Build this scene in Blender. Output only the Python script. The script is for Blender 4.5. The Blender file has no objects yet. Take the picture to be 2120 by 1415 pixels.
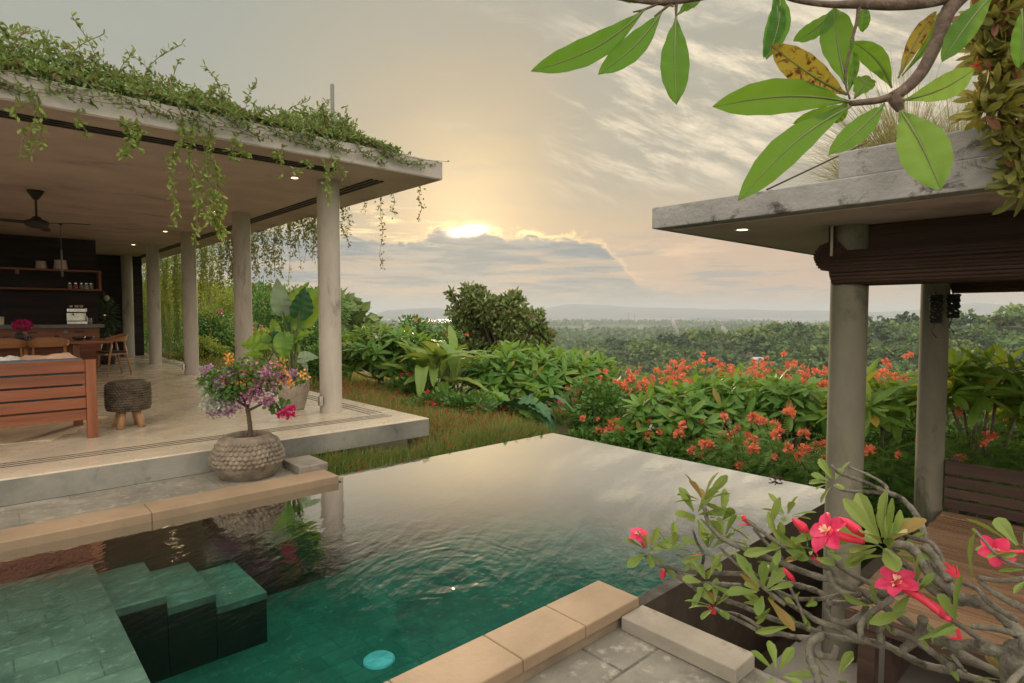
import bpy, bmesh, math, random
import numpy as np
from mathutils import Vector, Matrix
random.seed(7); RNG = np.random.default_rng(11)
R = math.radians
SC = bpy.context.scene
COL = SC.collection

# ---------------------------------------------------------------- camera
FPX, PX0, PY0, HOR, EYE = 1230.0, 1060.0, 707.5, 648.0, 1.2
PITCH = math.atan((PY0 - HOR) / FPX)
AZ = R(47.6)
FW = np.array([math.cos(AZ) * math.cos(PITCH), math.sin(AZ) * math.cos(PITCH), -math.sin(PITCH)])
RT = np.array([math.sin(AZ), -math.cos(AZ), 0.0])
UP = np.cross(RT, FW)
CAMP = np.array([0, 0, EYE])
cam = bpy.data.cameras.new('camera')
cam.sensor_width = 36.0
cam.lens = 36.0 * FPX / 2120.0
cam.clip_start = 0.05
cam.clip_end = 90000
camo = bpy.data.objects.new('camera', cam)
COL.objects.link(camo)
camo.matrix_world = Matrix(((RT[0], UP[0], -FW[0], 0), (RT[1], UP[1], -FW[1], 0), (RT[2], UP[2], -FW[2], EYE), (0, 0, 0, 1)))
SC.camera = camo

def at(x, y, d):
    "a point of the place: photo column, photo row, distance along the view"
    return CAMP + (FW + RT * (x - PX0) / FPX + UP * (PY0 - y) / FPX) * d
def onz(x, y, z):
    d = FW + RT * (x - PX0) / FPX + UP * (PY0 - y) / FPX
    return CAMP + d * (z - EYE) / d[2]

# ---------------------------------------------------------------- node helpers
class S:
    "a shader socket with arithmetic"
    def __init__(s, nt, o): s.nt, s.o = nt, o
    def _m(s, op, *a):
        n = s.nt.nodes.new('ShaderNodeMath'); n.operation = op
        for i, v in enumerate((s,) + a):
            if isinstance(v, S): s.nt.links.new(v.o, n.inputs[i])
            else: n.inputs[i].default_value = v
        return S(s.nt, n.outputs[0])
    def __add__(s, b): return s._m('ADD', b)
    __radd__ = __add__
    def __sub__(s, b): return s._m('SUBTRACT', b)
    def __rsub__(s, b): return (s * -1.0) + b
    def __mul__(s, b): return s._m('MULTIPLY', b)
    __rmul__ = __mul__
    def __truediv__(s, b): return s._m('DIVIDE', b)
    def exp(s): return s._m('EXPONENT')
    def sin(s): return s._m('SINE')
    def sqrt(s): return s._m('SQRT')
    def pow(s, p): return s._m('POWER', p)
    def clamp(s): 
        r = s._m('ADD', 0.0); r.o.node.use_clamp = True; return r
    def smooth(s, a, b):
        n = s.nt.nodes.new('ShaderNodeMapRange'); n.interpolation_type = 'SMOOTHSTEP'
        s.nt.links.new(s.o, n.inputs[0]); n.inputs[1].default_value = a; n.inputs[2].default_value = b
        return S(s.nt, n.outputs[0])
    def gauss(s, c, w):
        t = (s - c) * (1.0 / w); return (t * t * -1.0).exp()
def link(nt, v, inp):
    if isinstance(v, S): nt.links.new(v.o, inp)
    elif hasattr(v, 'bl_idname') or hasattr(v, 'is_linked'): nt.links.new(v, inp)
    else: inp.default_value = v
def comb(nt, x, y, z=0.0):
    n = nt.nodes.new('ShaderNodeCombineXYZ')
    for i, v in enumerate((x, y, z)): link(nt, v, n.inputs[i])
    return n.outputs[0]
def noise(nt, vec, scale, detail=4, rough=.55, dist=0.0):
    n = nt.nodes.new('ShaderNodeTexNoise')
    if vec is not None: nt.links.new(vec, n.inputs['Vector'])
    n.inputs['Scale'].default_value = scale; n.inputs['Detail'].default_value = detail
    n.inputs['Roughness'].default_value = rough; n.inputs['Distortion'].default_value = dist
    return S(nt, n.outputs[0])
def c4(c): return (c[0], c[1], c[2], 1.0)
def mixc(nt, f, a, b, mode='MIX'):
    n = nt.nodes.new('ShaderNodeMix'); n.data_type = 'RGBA'; n.blend_type = mode
    link(nt, f, n.inputs[0])
    for v, i in ((a, 6), (b, 7)):
        if isinstance(v, tuple): n.inputs[i].default_value = c4(v)
        else: nt.links.new(v, n.inputs[i])
    return n.outputs[2]
def addc(nt, a, f, c): return mixc(nt, f, a, c, 'ADD')
def ramp(nt, f, stops):
    n = nt.nodes.new('ShaderNodeValToRGB'); e = n.color_ramp.elements
    while len(e) < len(stops): e.new(.5)
    for k, (p, c) in enumerate(stops): e[k].position = p; e[k].color = c4(c)
    nt.links.new(f.o, n.inputs[0]); return n.outputs[0]

# ---------------------------------------------------------------- world: low evening sun behind a cloud bank
SUN_AZ, SUN_EL = AZ + R(4.4), R(8.0)
w = bpy.data.worlds.new("World"); SC.world = w; w.use_nodes = True
nt = w.node_tree; nt.nodes.clear()
wo = nt.nodes.new('ShaderNodeOutputWorld'); bg = nt.nodes.new('ShaderNodeBackground'); nt.links.new(bg.outputs[0], wo.inputs[0])
tc = nt.nodes.new('ShaderNodeTexCoord').outputs['Generated']
def vdot(v):
    n = nt.nodes.new('ShaderNodeVectorMath'); n.operation = 'DOT_PRODUCT'
    nt.links.new(tc, n.inputs[0]); n.inputs[1].default_value = v; return S(nt, n.outputs['Value'])
df = vdot((math.cos(AZ), math.sin(AZ), 0)); dr = vdot((math.sin(AZ), -math.cos(AZ), 0)); dz = vdot((0, 0, 1))
A = dr._m('ARCTAN2', df) * 57.2958          # bearing from the middle of the view, degrees
E = dz._m('ARCSINE') * 57.2958              # elevation, degrees
base = ramp(nt, (E * (1 / 40.0)).clamp(), [(0, (.36, .335, .31)), (.08, (.42, .35, .29)), (.2, (.50, .385, .255)), (.42, (.44, .365, .255)), (.7, (.345, .325, .262)), (1, (.285, .30, .27))])
base = mixc(nt, A.smooth(-6, -30) * .8, base, (.30, .325, .285))
base = mixc(nt, A.smooth(4, 16) * E.smooth(11, 4) * .75, base, (.53, .36, .25))
base = mixc(nt, A.smooth(2, 12) * E.gauss(14, 6) * .35, base, (.36, .35, .29))
d2 = (A + 4.4) * (A + 4.4) + (E - 9.5) * (E - 9.5)
base = addc(nt, base, (d2 * (-1 / 40.0)).exp() * .55, (.48, .34, .13))
base = addc(nt, base, (d2 * (-1 / 330.0)).exp() * 1.0, (.075, .045, .008))
# high cirrus to the right
cv = comb(nt, A * .06 + E * .03, E * .19 + A * .07)
wv = noise(nt, cv, 1.7, 11, .68, .22)
cir = wv.smooth(.44, .66) * A.smooth(1, 9) * E.smooth(9, 14) * E.smooth(30, 22)
base = mixc(nt, A.smooth(0, 8) * E.smooth(8, 13) * .35, base, (.32, .33, .29))
base = addc(nt, base, cir * 1.0, (.40, .315, .205))
wv2 = noise(nt, comb(nt, A * .05 + E * .05, E * .2 - A * .02), 1.6, 8, .6, .5)
base = addc(nt, base, wv2.smooth(.5, .72) * A.smooth(-14, 2) * E.smooth(12, 18) * .45, (.22, .19, .14))
base = mixc(nt, noise(nt, comb(nt, A * .03, E * .14), 2.0, 6, .6, .3).smooth(.48, .7) * E.smooth(6, 12) * .3, base, (.36, .36, .31))
# cloud bank with a burning rim
nz = noise(nt, comb(nt, A * .17, E * .30), 2.6, 10, .66, .5)
nl = noise(nt, comb(nt, A * .13, 3.1), 1.6, 3, .6)
T = 7.65 - (A + 3.0) * .07 - A.smooth(7.5, 13) * 4.2 - A.smooth(-7, -10) * 1.5 + (nl - .5) * .9 + (nz - .5) * 3.2
bank = (T - E).smooth(-.15, .35)
bn = noise(nt, comb(nt, A * .075, E * .50, 5.0), 2.2, 9, .64, .3)
bcol = mixc(nt, bn.smooth(.40, .62), (.165, .215, .245), (.34, .325, .30))
bcol = mixc(nt, E.smooth(2.2, .2) * .6, bcol, (.36, .35, .32))
base = mixc(nt, bank * (1.0 - A.smooth(10, 20) * .7) * .95, base, bcol)
lay = noise(nt, comb(nt, A * .045, E * .62, 7.0), 2.0, 9, .62, .25)
base = mixc(nt, lay.smooth(.48, .58) * E.smooth(6.6, 5.2) * E.smooth(.8, 1.8) * .62, base, (.52, .375, .25))
low = noise(nt, comb(nt, A * .06, E * .62, 9.0), 2.0, 8, .62, .2)
base = mixc(nt, low.smooth(.52, .62) * E.smooth(9, 3) * A.smooth(6, 12) * .75, base, (.285, .285, .275))
rim = ((E - T - .05) * 3.2)
rim = (rim * rim * -1.0).exp() * A.gauss(-.5, 8.5) * nz.smooth(.3, .6)
base = addc(nt, base, rim * 1.0, (.95, .55, .15))
st = noise(nt, comb(nt, A * .09, E * .85, 2.0), 2.0, 8, .62, .4).smooth(.47, .66) * E.gauss(7.9, 1.6) * A.gauss(-10.5, 7)
base = addc(nt, base, st * 1.0, (.70, .44, .15))
st2 = noise(nt, comb(nt, A * .07, E * .30, 12.0), 2.0, 8, .6, .4).smooth(.48, .68) * E.gauss(5.2, 2.0) * A.gauss(12, 9)
base = addc(nt, base, st2 * .5, (.40, .22, .09))
wob = noise(nt, comb(nt, A * .9, E * 1.2), 1.0, 4, .6)
ca = (A + 4.2 + (wob - .5) * 1.2) * (1 / 1.25); ce = (E - 7.75 - (A + 4.2) * .12 - (wob - .5) * .5) * (1 / .36)
base = addc(nt, base, ((ca * ca + ce * ce) * -1.0).exp() * 1.0, (7, 5.6, 3.6))
# overhead and rear sky, brightened out of view as added fill light
rear = df.smooth(.15, -.45) ; zen = E.smooth(29, 56)
soft = mixc(nt, noise(nt, tc, 1.5, 4).smooth(.3, .7), (1.62, 1.42, 1.20), (2.0, 1.76, 1.46))
base = mixc(nt, zen._m('MAXIMUM', rear), base, soft)
skn = nt.nodes.new('ShaderNodeTexSky'); skn.sky_type = 'NISHITA'; skn.sun_disc = False
skn.sun_elevation = SUN_EL; skn.sun_rotation = R(90) - SUN_AZ
base = addc(nt, base, .003, skn.outputs[0])
nt.links.new(base, bg.inputs[0]); bg.inputs[1].default_value = 1.0

# ---------------------------------------------------------------- sun
sl = bpy.data.lights.new('sun', 'SUN'); sl.energy = 2.4; sl.angle = R(6); sl.color = (1.0, .74, .46)
so = bpy.data.objects.new('sun', sl); COL.objects.link(so)
sd = Vector((math.cos(SUN_AZ) * math.cos(SUN_EL), math.sin(SUN_AZ) * math.cos(SUN_EL), math.sin(SUN_EL)))
so.rotation_euler = sd.to_track_quat('Z', 'Y').to_euler()
VS = SC.view_settings
SC.display_settings.display_device = 'sRGB'
VS.view_transform = 'Standard'; VS.look = 'None'; VS.exposure = 0.3; VS.gamma = 1.0
CY = SC.cycles
CY.use_denoising = True; CY.max_bounces = 8; CY.diffuse_bounces = 5; CY.glossy_bounces = 3; CY.transmission_bounces = 4
CY.transparent_max_bounces = 12; CY.volume_bounces = 0; CY.sample_clamp_indirect = 6.0
CY.caustics_reflective = False; CY.caustics_refractive = False

# ---------------------------------------------------------------- materials
def newmat(name):
    m = bpy.data.materials.new(name); m.use_nodes = True; t = m.node_tree
    return m, t, t.nodes['Principled BSDF'], t.nodes['Material Output']
def surf(name, c1, c2, scale=3.0, rough=.7, bump=.0, bscale=None, stretch=(1, 1, 1), c3=None, s3=1.0, a3=.5, spec=.4, wet=None, detail=6, coat=0.0):
    m, t, b, o = newmat(name)
    co = t.nodes.new('ShaderNodeTexCoord').outputs['Object']
    mp = t.nodes.new('ShaderNodeMapping'); t.links.new(co, mp.inputs[0]); mp.inputs['Scale'].default_value = stretch
    n1 = noise(t, mp.outputs[0], scale, detail, .62)
    col = mixc(t, n1.smooth(.3, .7), c1, c2)
    if c3 is not None:
        n3 = noise(t, mp.outputs[0], s3, 7, .68, .4)
        col = mixc(t, n3.smooth(a3, a3 + .14), col, c3)
    t.links.new(col, b.inputs['Base Color'])
    rr = noise(t, mp.outputs[0], scale * 1.7, 4, .6)
    t.links.new((rr * .3 + (rough - .15)).clamp().o, b.inputs['Roughness'])
    b.inputs['Specular IOR Level'].default_value = spec
    b.inputs['Coat Weight'].default_value = coat
    if bump:
        bp = t.nodes.new('ShaderNodeBump'); bp.inputs['Strength'].default_value = bump; bp.inputs['Distance'].default_value = .02
        t.links.new(noise(t, mp.outputs[0], bscale or scale * 6, 6, .65).o, bp.inputs['Height']); t.links.new(bp.outputs[0], b.inputs['Normal'])
    return m
def wood(name, c1, c2, axis=0, scale=14.0, rough=.5):
    st = [1.0, 1.0, 1.0]; st[axis] = .07
    return surf(name, c1, c2, scale, rough, .25, scale * 2, tuple(st), detail=8)
def leafm(name, c1, c2, tr=(.25, .34, .05), mixf=.35, rough=.45, dead=None, deadp=.06):
    m, t, b, o = newmat(name)
    GN = 1.5; c1 = tuple(x * GN for x in c1) if max(c1) < .3 else c1; c2 = tuple(x * GN for x in c2) if max(c2) < .3 else c2
    g = t.nodes.new('ShaderNodeNewGeometry'); r = S(t, g.outputs['Random Per Island'])
    col = mixc(t, r, c1, c2)
    trc = mixc(t, r, tr, tuple(x * .65 for x in tr))
    if dead is not None:
        k = r.smooth(1 - deadp, 1 - deadp + .01); col = mixc(t, k, col, dead); trc = mixc(t, k, trc, dead)
    t.links.new(col, b.inputs['Base Color']); b.inputs['Roughness'].default_value = rough; b.inputs['Specular IOR Level'].default_value = .35
    tl = t.nodes.new('ShaderNodeBsdfTranslucent'); t.links.new(trc, tl.inputs[0])
    mx = t.nodes.new('ShaderNodeMixShader'); mx.inputs[0].default_value = mixf
    t.links.new(b.outputs[0], mx.inputs[1]); t.links.new(tl.outputs[0], mx.inputs[2]); t.links.new(mx.outputs[0], o.inputs[0])
    return m
def plain(name, c, rough=.5, metal=0.0, spec=.5, emit=None, es=0.0):
    m, t, b, o = newmat(name)
    co = t.nodes.new('ShaderNodeTexCoord').outputs['Object']
    t.links.new(mixc(t, noise(t, co, 9.0, 5).smooth(.3, .7), tuple(x * .82 for x in c), tuple(min(1, x * 1.12) for x in c)), b.inputs['Base Color'])
    b.inputs['Roughness'].default_value = rough; b.inputs['Metallic'].default_value = metal; b.inputs['Specular IOR Level'].default_value = spec
    if emit: b.inputs['Emission Color'].default_value = c4(emit); b.inputs['Emission Strength'].default_value = es
    return m

# ---------------------------------------------------------------- mesh builder
ORG = {}
def nrm(v): 
    v = np.asarray(v, float); return v / (np.linalg.norm(v, axis=-1, keepdims=True) + 1e-12)
class MB:
    def __init__(s): s.V = []; s.F = {}; s.n = 0; s.sm = True
    def add(s, V, faces):
        V = np.asarray(V, float).reshape(-1, 3)
        for f in faces:
            f = np.asarray(f, dtype=np.int64)
            if f.ndim == 1: f = f[None]
            s.F.setdefault(f.shape[1], []).append(f + s.n)
        s.V.append(V); s.n += len(V); return s
    def box(s, a, b, rot=0.0, c=None):
        x0, y0, z0 = a; x1, y1, z1 = b
        V = np.array([(x0, y0, z0), (x1, y0, z0), (x1, y1, z0), (x0, y1, z0), (x0, y0, z1), (x1, y0, z1), (x1, y1, z1), (x0, y1, z1)], float)
        if rot:
            c = np.array(c if c is not None else (V[0] + V[6]) / 2); q = V - c
            V = np.stack([q[:, 0] * math.cos(rot) - q[:, 1] * math.sin(rot), q[:, 0] * math.sin(rot) + q[:, 1] * math.cos(rot), q[:, 2]], 1) + c
        return s.add(V, [[(0, 3, 2, 1), (4, 5, 6, 7), (0, 1, 5, 4), (1, 2, 6, 5), (2, 3, 7, 6), (3, 0, 4, 7)]])
    def bar(s, p, q, w, h, up=(0, 0, 1)):
        p = np.array(p, float); q = np.array(q, float); d = nrm(q - p); sd = nrm(np.cross(d, up)); u = np.cross(sd, d)
        V = [e + sd * i * w / 2 + u * j * h / 2 for e in (p, q) for i, j in ((-1, -1), (1, -1), (1, 1), (-1, 1))]
        return s.add(V, [[(0, 1, 2, 3), (7, 6, 5, 4), (0, 4, 5, 1), (1, 5, 6, 2), (2, 6, 7, 3), (3, 7, 4, 0)]])
    def tube(s, P, r, n=8, cap=True, smooth_path=0):
        P = np.asarray(P, float); r = np.broadcast_to(np.asarray(r, float), (len(P),)).copy()
        if smooth_path: P, r = resamp(P, r, smooth_path)
        d = nrm(np.gradient(P, axis=0)); ref = np.array([0, 0, 1.0]) if abs(d[0][2]) < .9 else np.array([1.0, 0, 0])
        u = nrm(np.cross(d[0], ref)); rings = []
        th = np.linspace(0, 2 * math.pi, n, endpoint=False)
        for k in range(len(P)):
            u = nrm(u - d[k] * np.dot(u, d[k])); v = np.cross(d[k], u)
            rings.append(P[k] + r[k] * (np.cos(th)[:, None] * u + np.sin(th)[:, None] * v))
        V = np.concatenate(rings); i = np.arange(n); j = (i + 1) % n
        F = [np.stack([i + k * n, j + k * n, j + (k + 1) * n, i + (k + 1) * n], 1) for k in range(len(P) - 1)]
        s.add(V, [np.concatenate(F)])
        if cap:
            s.F.setdefault(n, []).append((np.arange(n)[::-1] + s.n - len(V))[None]); s.F[n].append((np.arange(n) + s.n - n)[None])
        return s
    def lathe(s, prof, c=(0, 0, 0), n=32, disp=None):
        prof = np.asarray(prof, float); th = np.linspace(0, 2 * math.pi, n, endpoint=False); m = len(prof)
        rr = np.repeat(prof[:, 0][:, None], n, 1); zz = np.repeat(prof[:, 1][:, None], n, 1)
        if disp is not None: rr = rr + disp(th[None, :], np.arange(m)[:, None] / (m - 1), zz)
        V = np.stack([rr * np.cos(th), rr * np.sin(th), zz], 2).reshape(-1, 3) + np.array(c)
        i = np.arange(n); j = (i + 1) % n
        return s.add(V, [np.concatenate([np.stack([i + k * n, j + k * n, j + (k + 1) * n, i + (k + 1) * n], 1) for k in range(m - 1)])])
    def leaves(s, pos, d, up, L, W, tm):
        "many copies of one leaf template: x across, y along, z off the face"
        pos = np.atleast_2d(pos).astype(float); N = max(len(pos), len(np.atleast_2d(d))); pos = np.broadcast_to(pos, (N, 3)); d = nrm(np.broadcast_to(d, (N, 3))); up = np.broadcast_to(up, (N, 3))
        sd = nrm(np.cross(d, up) + 1e-9); nn = np.cross(sd, d)
        L = np.broadcast_to(L, (N,)); W = np.broadcast_to(W, (N,)); tv, tf = tm
        V = pos[:, None] + sd[:, None] * (tv[None, :, 0:1] * W[:, None, None]) + d[:, None] * (tv[None, :, 1:2] * L[:, None, None]) + nn[:, None] * (tv[None, :, 2:3] * L[:, None, None])
        k = len(tv); off = (np.arange(N) * k)[:, None, None]
        return s.add(V.reshape(-1, 3), [(np.asarray(f)[None] + off).reshape(-1, len(f[0])) for f in tf])
    def data(s, name, org=(0, 0, 0), smooth=True):
        V = np.concatenate(s.V) - np.array(org); me = bpy.data.meshes.new(name)
        me.vertices.add(len(V)); me.vertices.foreach_set('co', V.astype(np.float32).ravel())
        ls = []; st = []; tot = []; c = 0
        for k, fl in s.F.items():
            f = np.concatenate(fl); ls.append(f.ravel()); st.append(c + np.arange(len(f)) * k); tot.append(np.full(len(f), k)); c += f.size
        ls = np.concatenate(ls); me.loops.add(len(ls)); me.loops.foreach_set('vertex_index', ls.astype(np.int32))
        st = np.concatenate(st); tot = np.concatenate(tot); me.polygons.add(len(st))
        me.polygons.foreach_set('loop_start', st.astype(np.int32)); me.polygons.foreach_set('loop_total', tot.astype(np.int32))
        me.polygons.foreach_set('use_smooth', np.full(len(st), smooth)); me.update(calc_edges=True); me.validate(); return me
    def build(s, name, mat, parent=None, smooth=False, bevel=0.0, local=False, org=None):
        og = ORG.get(parent.name, (0, 0, 0)) if (parent and not local) else ((0, 0, 0) if org is None else org)
        me = s.data(name, og, smooth); me.materials.append(mat)
        o = bpy.data.objects.new(name, me); COL.objects.link(o)
        if parent: o.parent = parent; ORG[o.name] = og
        else: o.location = og; ORG[o.name] = og
        if bevel:
            md = o.modifiers.new('bevel', 'BEVEL'); md.width = bevel; md.segments = 2; md.limit_method = 'ANGLE'
        return o
def resamp(P, r, k):
    "Catmull-Rom resample"
    P = np.asarray(P, float); n = len(P); Q = np.vstack([2 * P[0] - P[1], P, 2 * P[-1] - P[-2]]); rq = np.concatenate([[r[0]], r, [r[-1]]])
    o = []; ro = []
    for i in range(n - 1):
        for t in np.linspace(0, 1, k, endpoint=False):
            a, b, c, d = Q[i:i + 4]
            o.append(.5 * ((2 * b) + (c - a) * t + (2 * a - 5 * b + 4 * c - d) * t * t + (3 * b - a - 3 * c + d) * t ** 3)); ro.append(rq[i + 1] * (1 - t) + rq[i + 2] * t)
    o.append(P[-1]); ro.append(r[-1]); return np.array(o), np.array(ro)
def strip(rows, wid, curve=0.0, fold=.12, wav=0.0):
    "leaf template: midrib plus two edges"
    V = []; n = len(rows)
    for y, x in zip(rows, wid):
        z = -curve * y * y
        V += [(-.5 * x, y - .02 * x, z + fold * x * .3 + wav * math.sin(y * 21)), (0, y, z), (.5 * x, y - .02 * x, z + fold * x * .3 + wav * math.sin(y * 21 + 1.7))]
    F = [(3 * k + a, 3 * k + a + 1, 3 * k + a + 4, 3 * k + a + 3) for k in range(n - 1) for a in (0, 1)]
    return np.array(V, float), [np.array(F)]
T_DIA = (np.array([(0, 0, 0), (-.5, .45, .07), (0, 1, -.06), (.5, .45, .07)]), [np.array([(0, 2, 1), (0, 3, 2)])])
T_OVAL = strip([0, .25, .6, .88, 1], [.1, .75, 1, .6, .04], .18)
T_LANCE = strip([0, .2, .45, .7, .9, 1], [.12, .55, .95, 1, .6, .05], .22)
T_SPAT = strip([0, .3, .62, .85, 1], [.16, .5, .95, .9, .25], .15, .2)
T_BIG = strip(list(np.linspace(0, 1, 17)), np.interp(np.linspace(0, 1, 17), [0, .08, .2, .35, .5, .7, .85, 1], [.3, .75, .98, 1, .92, .66, .36, .02]), .16, .30, .014)
T_PAD = strip(list(np.linspace(0, 1, 11)), [.08, .42, .68, .86, .97, 1, .97, .85, .63, .34, .04], .22, .25, .006)
T_BLADE = strip([0, .35, .7, 1], [.9, 1, .6, .05], .35, 0)
T_PET = strip([0, .3, .6, .85, 1], [.3, .7, 1, .8, .2], .3, .1)

# ---------------------------------------------------------------- things
def tag(o, label=None, cat=None, group=None, kind=None):
    if label: o['label'] = label
    if cat: o['category'] = cat
    if group: o['group'] = group
    if kind: o['kind'] = kind
    return o
def thing(name, label, cat, loc=(0, 0, 0), group=None):
    o = bpy.data.objects.new(name, None); COL.objects.link(o); o.location = tuple(loc); o.empty_display_size = .1
    ORG[o.name] = np.array(loc, float); return tag(o, label, cat, group)
def copy_tree(o, parent=None):
    c = o.copy(); COL.objects.link(c)
    if parent: c.parent = parent
    for ch in list(o.children): copy_tree(ch, c)
    return c
def rnd(a, b, n=None): return RNG.uniform(a, b, n)
def rdir(n):
    return nrm(RNG.normal(size=(n, 3)))

# ================================================================ THE SETTING
WZ = -.24
def smoothstep(a, b, x):
    t = np.clip((x - a) / (b - a), 0, 1); return t * t * (3 - 2 * t)
_ph = RNG.uniform(0, 6.28, (24, 3)); _kd = RNG.uniform(0, 6.28, 24)
def fbm(x, y, f0=.02, oct=6, seed=0):
    s = 0; a = 1.0; f = f0
    for k in range(oct):
        for m in range(2):
            q = (k * 2 + m + seed) % 24; s = s + a * np.sin(f * (x * np.cos(_kd[q]) + y * np.sin(_kd[q])) + _ph[q][0]) * .5
        a *= .55; f *= 2.03
    return s
def gz(x, y):
    "height of the land"
    x = np.asarray(x, float); y = np.asarray(y, float)
    r = np.hypot(x, y); az = np.degrees(AZ - np.arctan2(y, x)); az = (az + 180) % 360 - 180
    # garden ledge, then the slope down to the valley and the coastal plain
    left = smoothstep(-10, -17, az)
    z = -1.3 - 5.5 * smoothstep(12, 40, r) - 26 * smoothstep(35, 230, r) - 13 * smoothstep(240, 800, r) - 3.2 * smoothstep(900, 3200, r)
    zl = -1.3 + .9 * smoothstep(6, 12, r) + 1.4 * smoothstep(30, 60, r) - 46 * smoothstep(90, 900, r)
    z = z * (1 - left) + zl * left
    # wooded ridge on the right
    h = np.interp(az, [-2, 4, 10, 18, 26, 33, 40, 60], [-40, -33.5, -28, -20, -16, -10.5, -5.5, -3])
    g = np.exp(-((r - 430) / np.where(r < 430, 120, 90)) ** 2)
    z = z + np.maximum(h - (-37.0), 0) * g * smoothstep(0, 6, az)
    z = z + fbm(x, y, .02, 5) * 1.3 * smoothstep(120, 300, r) * (1 - smoothstep(700, 2000, r) * .6)
    return np.where(r > 3000, np.minimum(z, -49.6), z)
m_ground = surf('undergrowth', (.035, .06, .016), (.075, .11, .03), .5, .9, .3, 2, c3=(.10, .085, .05), s3=.06, a3=.55, spec=.1)
def polar(rs, azs, f, zc=None):
    rr, aa = np.meshgrid(rs, azs, indexing='ij'); x = rr * np.cos(AZ - aa); y = rr * np.sin(AZ - aa)
    V = np.stack([x, y, f(x, y)], 2).reshape(-1, 3); n = len(azs)
    F = np.array([(i * n + j, (i + 1) * n + j, (i + 1) * n + j + 1, i * n + j + 1) for i in range(len(rs) - 1) for j in range(n - 1)])
    return V, F
azs = np.radians(np.concatenate([np.linspace(-180, -50, 27), np.linspace(-48, 48, 130), np.linspace(50, 180, 27)]))
rs = np.concatenate([[.01], np.geomspace(1.5, 3200, 120), [3600, 6000, 12000, 30000]])
g = MB(); V, F = polar(rs, azs, gz); g.add(V, [F[:, ::-1]])
tag(g.build('ground', m_ground, smooth=True), kind='structure')
# the strait
m, t, b, o = newmat('sea_water'); b.inputs['Base Color'].default_value = c4((.10, .13, .14)); b.inputs['Roughness'].default_value = .4; m_sea = m
bp = t.nodes.new('ShaderNodeBump'); bp.inputs['Strength'].default_value = .3
t.links.new(noise(t, t.nodes.new('ShaderNodeTexCoord').outputs['Object'], .02, 5).o, bp.inputs['Height']); t.links.new(bp.outputs[0], b.inputs['Normal'])
g = MB(); V, F = polar(np.array([2650, 5000, 9000, 30000.]), np.radians(np.linspace(-70, 70, 90)), lambda x, y: 0 * x - 49.0); g.add(V, [F[:, ::-1]])
tag(g.build('sea', m_sea), kind='structure')
# islands and the volcano across the water: outlines of real size standing far out
m_hill = surf('far_hill', (.11, .12, .125), (.15, .165, .165), .004, .95, spec=.05)
def massif(name, dist, deep, prof, n=90, lab=None):
    "a long mountain: prof = [(photo column, height in metres above the sea)]"
    px = np.linspace(prof[0][0], prof[-1][0], n); hh = np.interp(px, [p[0] for p in prof], [p[1] for p in prof])
    azz = np.arctan((px - PX0) / FPX); rows = []
    for k, s_ in enumerate((-1.0, -.75, -.5, -.25, 0, .4, 1.0)):
        d = dist + s_ * deep; hk = hh * (1 - abs(s_) ** 1.3)
        x = d * np.cos(AZ - azz); y = d * np.sin(AZ - azz)
        hk = np.maximum(hk + fbm(x, y, 7 / dist * 5, 4) * hh.max() * .05 * (1 - abs(s_)), -1.0 if abs(s_) == 1 else .5)
        rows.append(np.stack([x, y, -49.2 + hk], 1))
    V = np.concatenate(rows); m_ = len(rows)
    F = np.array([(k * n + j, k * n + j + 1, (k + 1) * n + j + 1, (k + 1) * n + j) for k in range(m_ - 1) for j in range(n - 1)])
    g = MB(); g.add(V, [F]); return tag(g.build(name, m_hill, smooth=True), kind='structure')
massif('hills', 6500, 700, [(1020, 8), (1110, 80), (1175, 150), (1230, 145), (1300, 122), (1390, 104), (1500, 86), (1720, 66), (1830, 56), (1960, 100), (2010, 135), (2060, 125), (2120, 100), (2250, 46)])
massif('hills', 5200, 420, [(740, 1), (775, 30), (800, 66), (850, 84), (905, 94), (940, 70), (1010, 64), (1080, 50), (1160, 30), (1240, 6), (1290, 1)])
massif('hills', 4300, 160, [(1396, 1), (1420, 12), (1450, 19), (1490, 17), (1530, 10), (1560, 2)], 40)
massif('hills', 4600, 120, [(1180, 1), (1215, 9), (1290, 10), (1320, 2)], 30)

# ---------------------------------------------------------------- concretes and stones
m_conc = surf('weathered_concrete', (.33, .31, .28), (.47, .44, .40), 1.2, .8, .35, 14, c3=(.17, .155, .135), s3=1.7, a3=.60, spec=.3)
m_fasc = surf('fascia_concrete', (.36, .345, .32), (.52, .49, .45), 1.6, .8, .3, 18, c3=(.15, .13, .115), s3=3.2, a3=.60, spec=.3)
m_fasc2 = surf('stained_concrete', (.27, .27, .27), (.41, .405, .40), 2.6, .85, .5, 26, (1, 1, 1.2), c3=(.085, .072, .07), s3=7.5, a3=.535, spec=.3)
m_ceil = surf('board_marked_ceiling', (.49, .375, .35), (.63, .50, .47), 1.4, .8, .2, 9, (.7, 1.0, 1), c3=(.39, .29, .27), s3=1.1, a3=.54, spec=.2)
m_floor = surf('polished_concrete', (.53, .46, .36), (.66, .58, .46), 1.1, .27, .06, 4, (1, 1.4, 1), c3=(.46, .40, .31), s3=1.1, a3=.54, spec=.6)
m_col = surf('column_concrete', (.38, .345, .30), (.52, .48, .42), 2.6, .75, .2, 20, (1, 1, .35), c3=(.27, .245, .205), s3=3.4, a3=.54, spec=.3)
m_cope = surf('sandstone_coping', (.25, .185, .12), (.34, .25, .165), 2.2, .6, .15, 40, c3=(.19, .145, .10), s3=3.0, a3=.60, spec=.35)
m_groove = plain('track_gap', (.035, .03, .026), .6)
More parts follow.
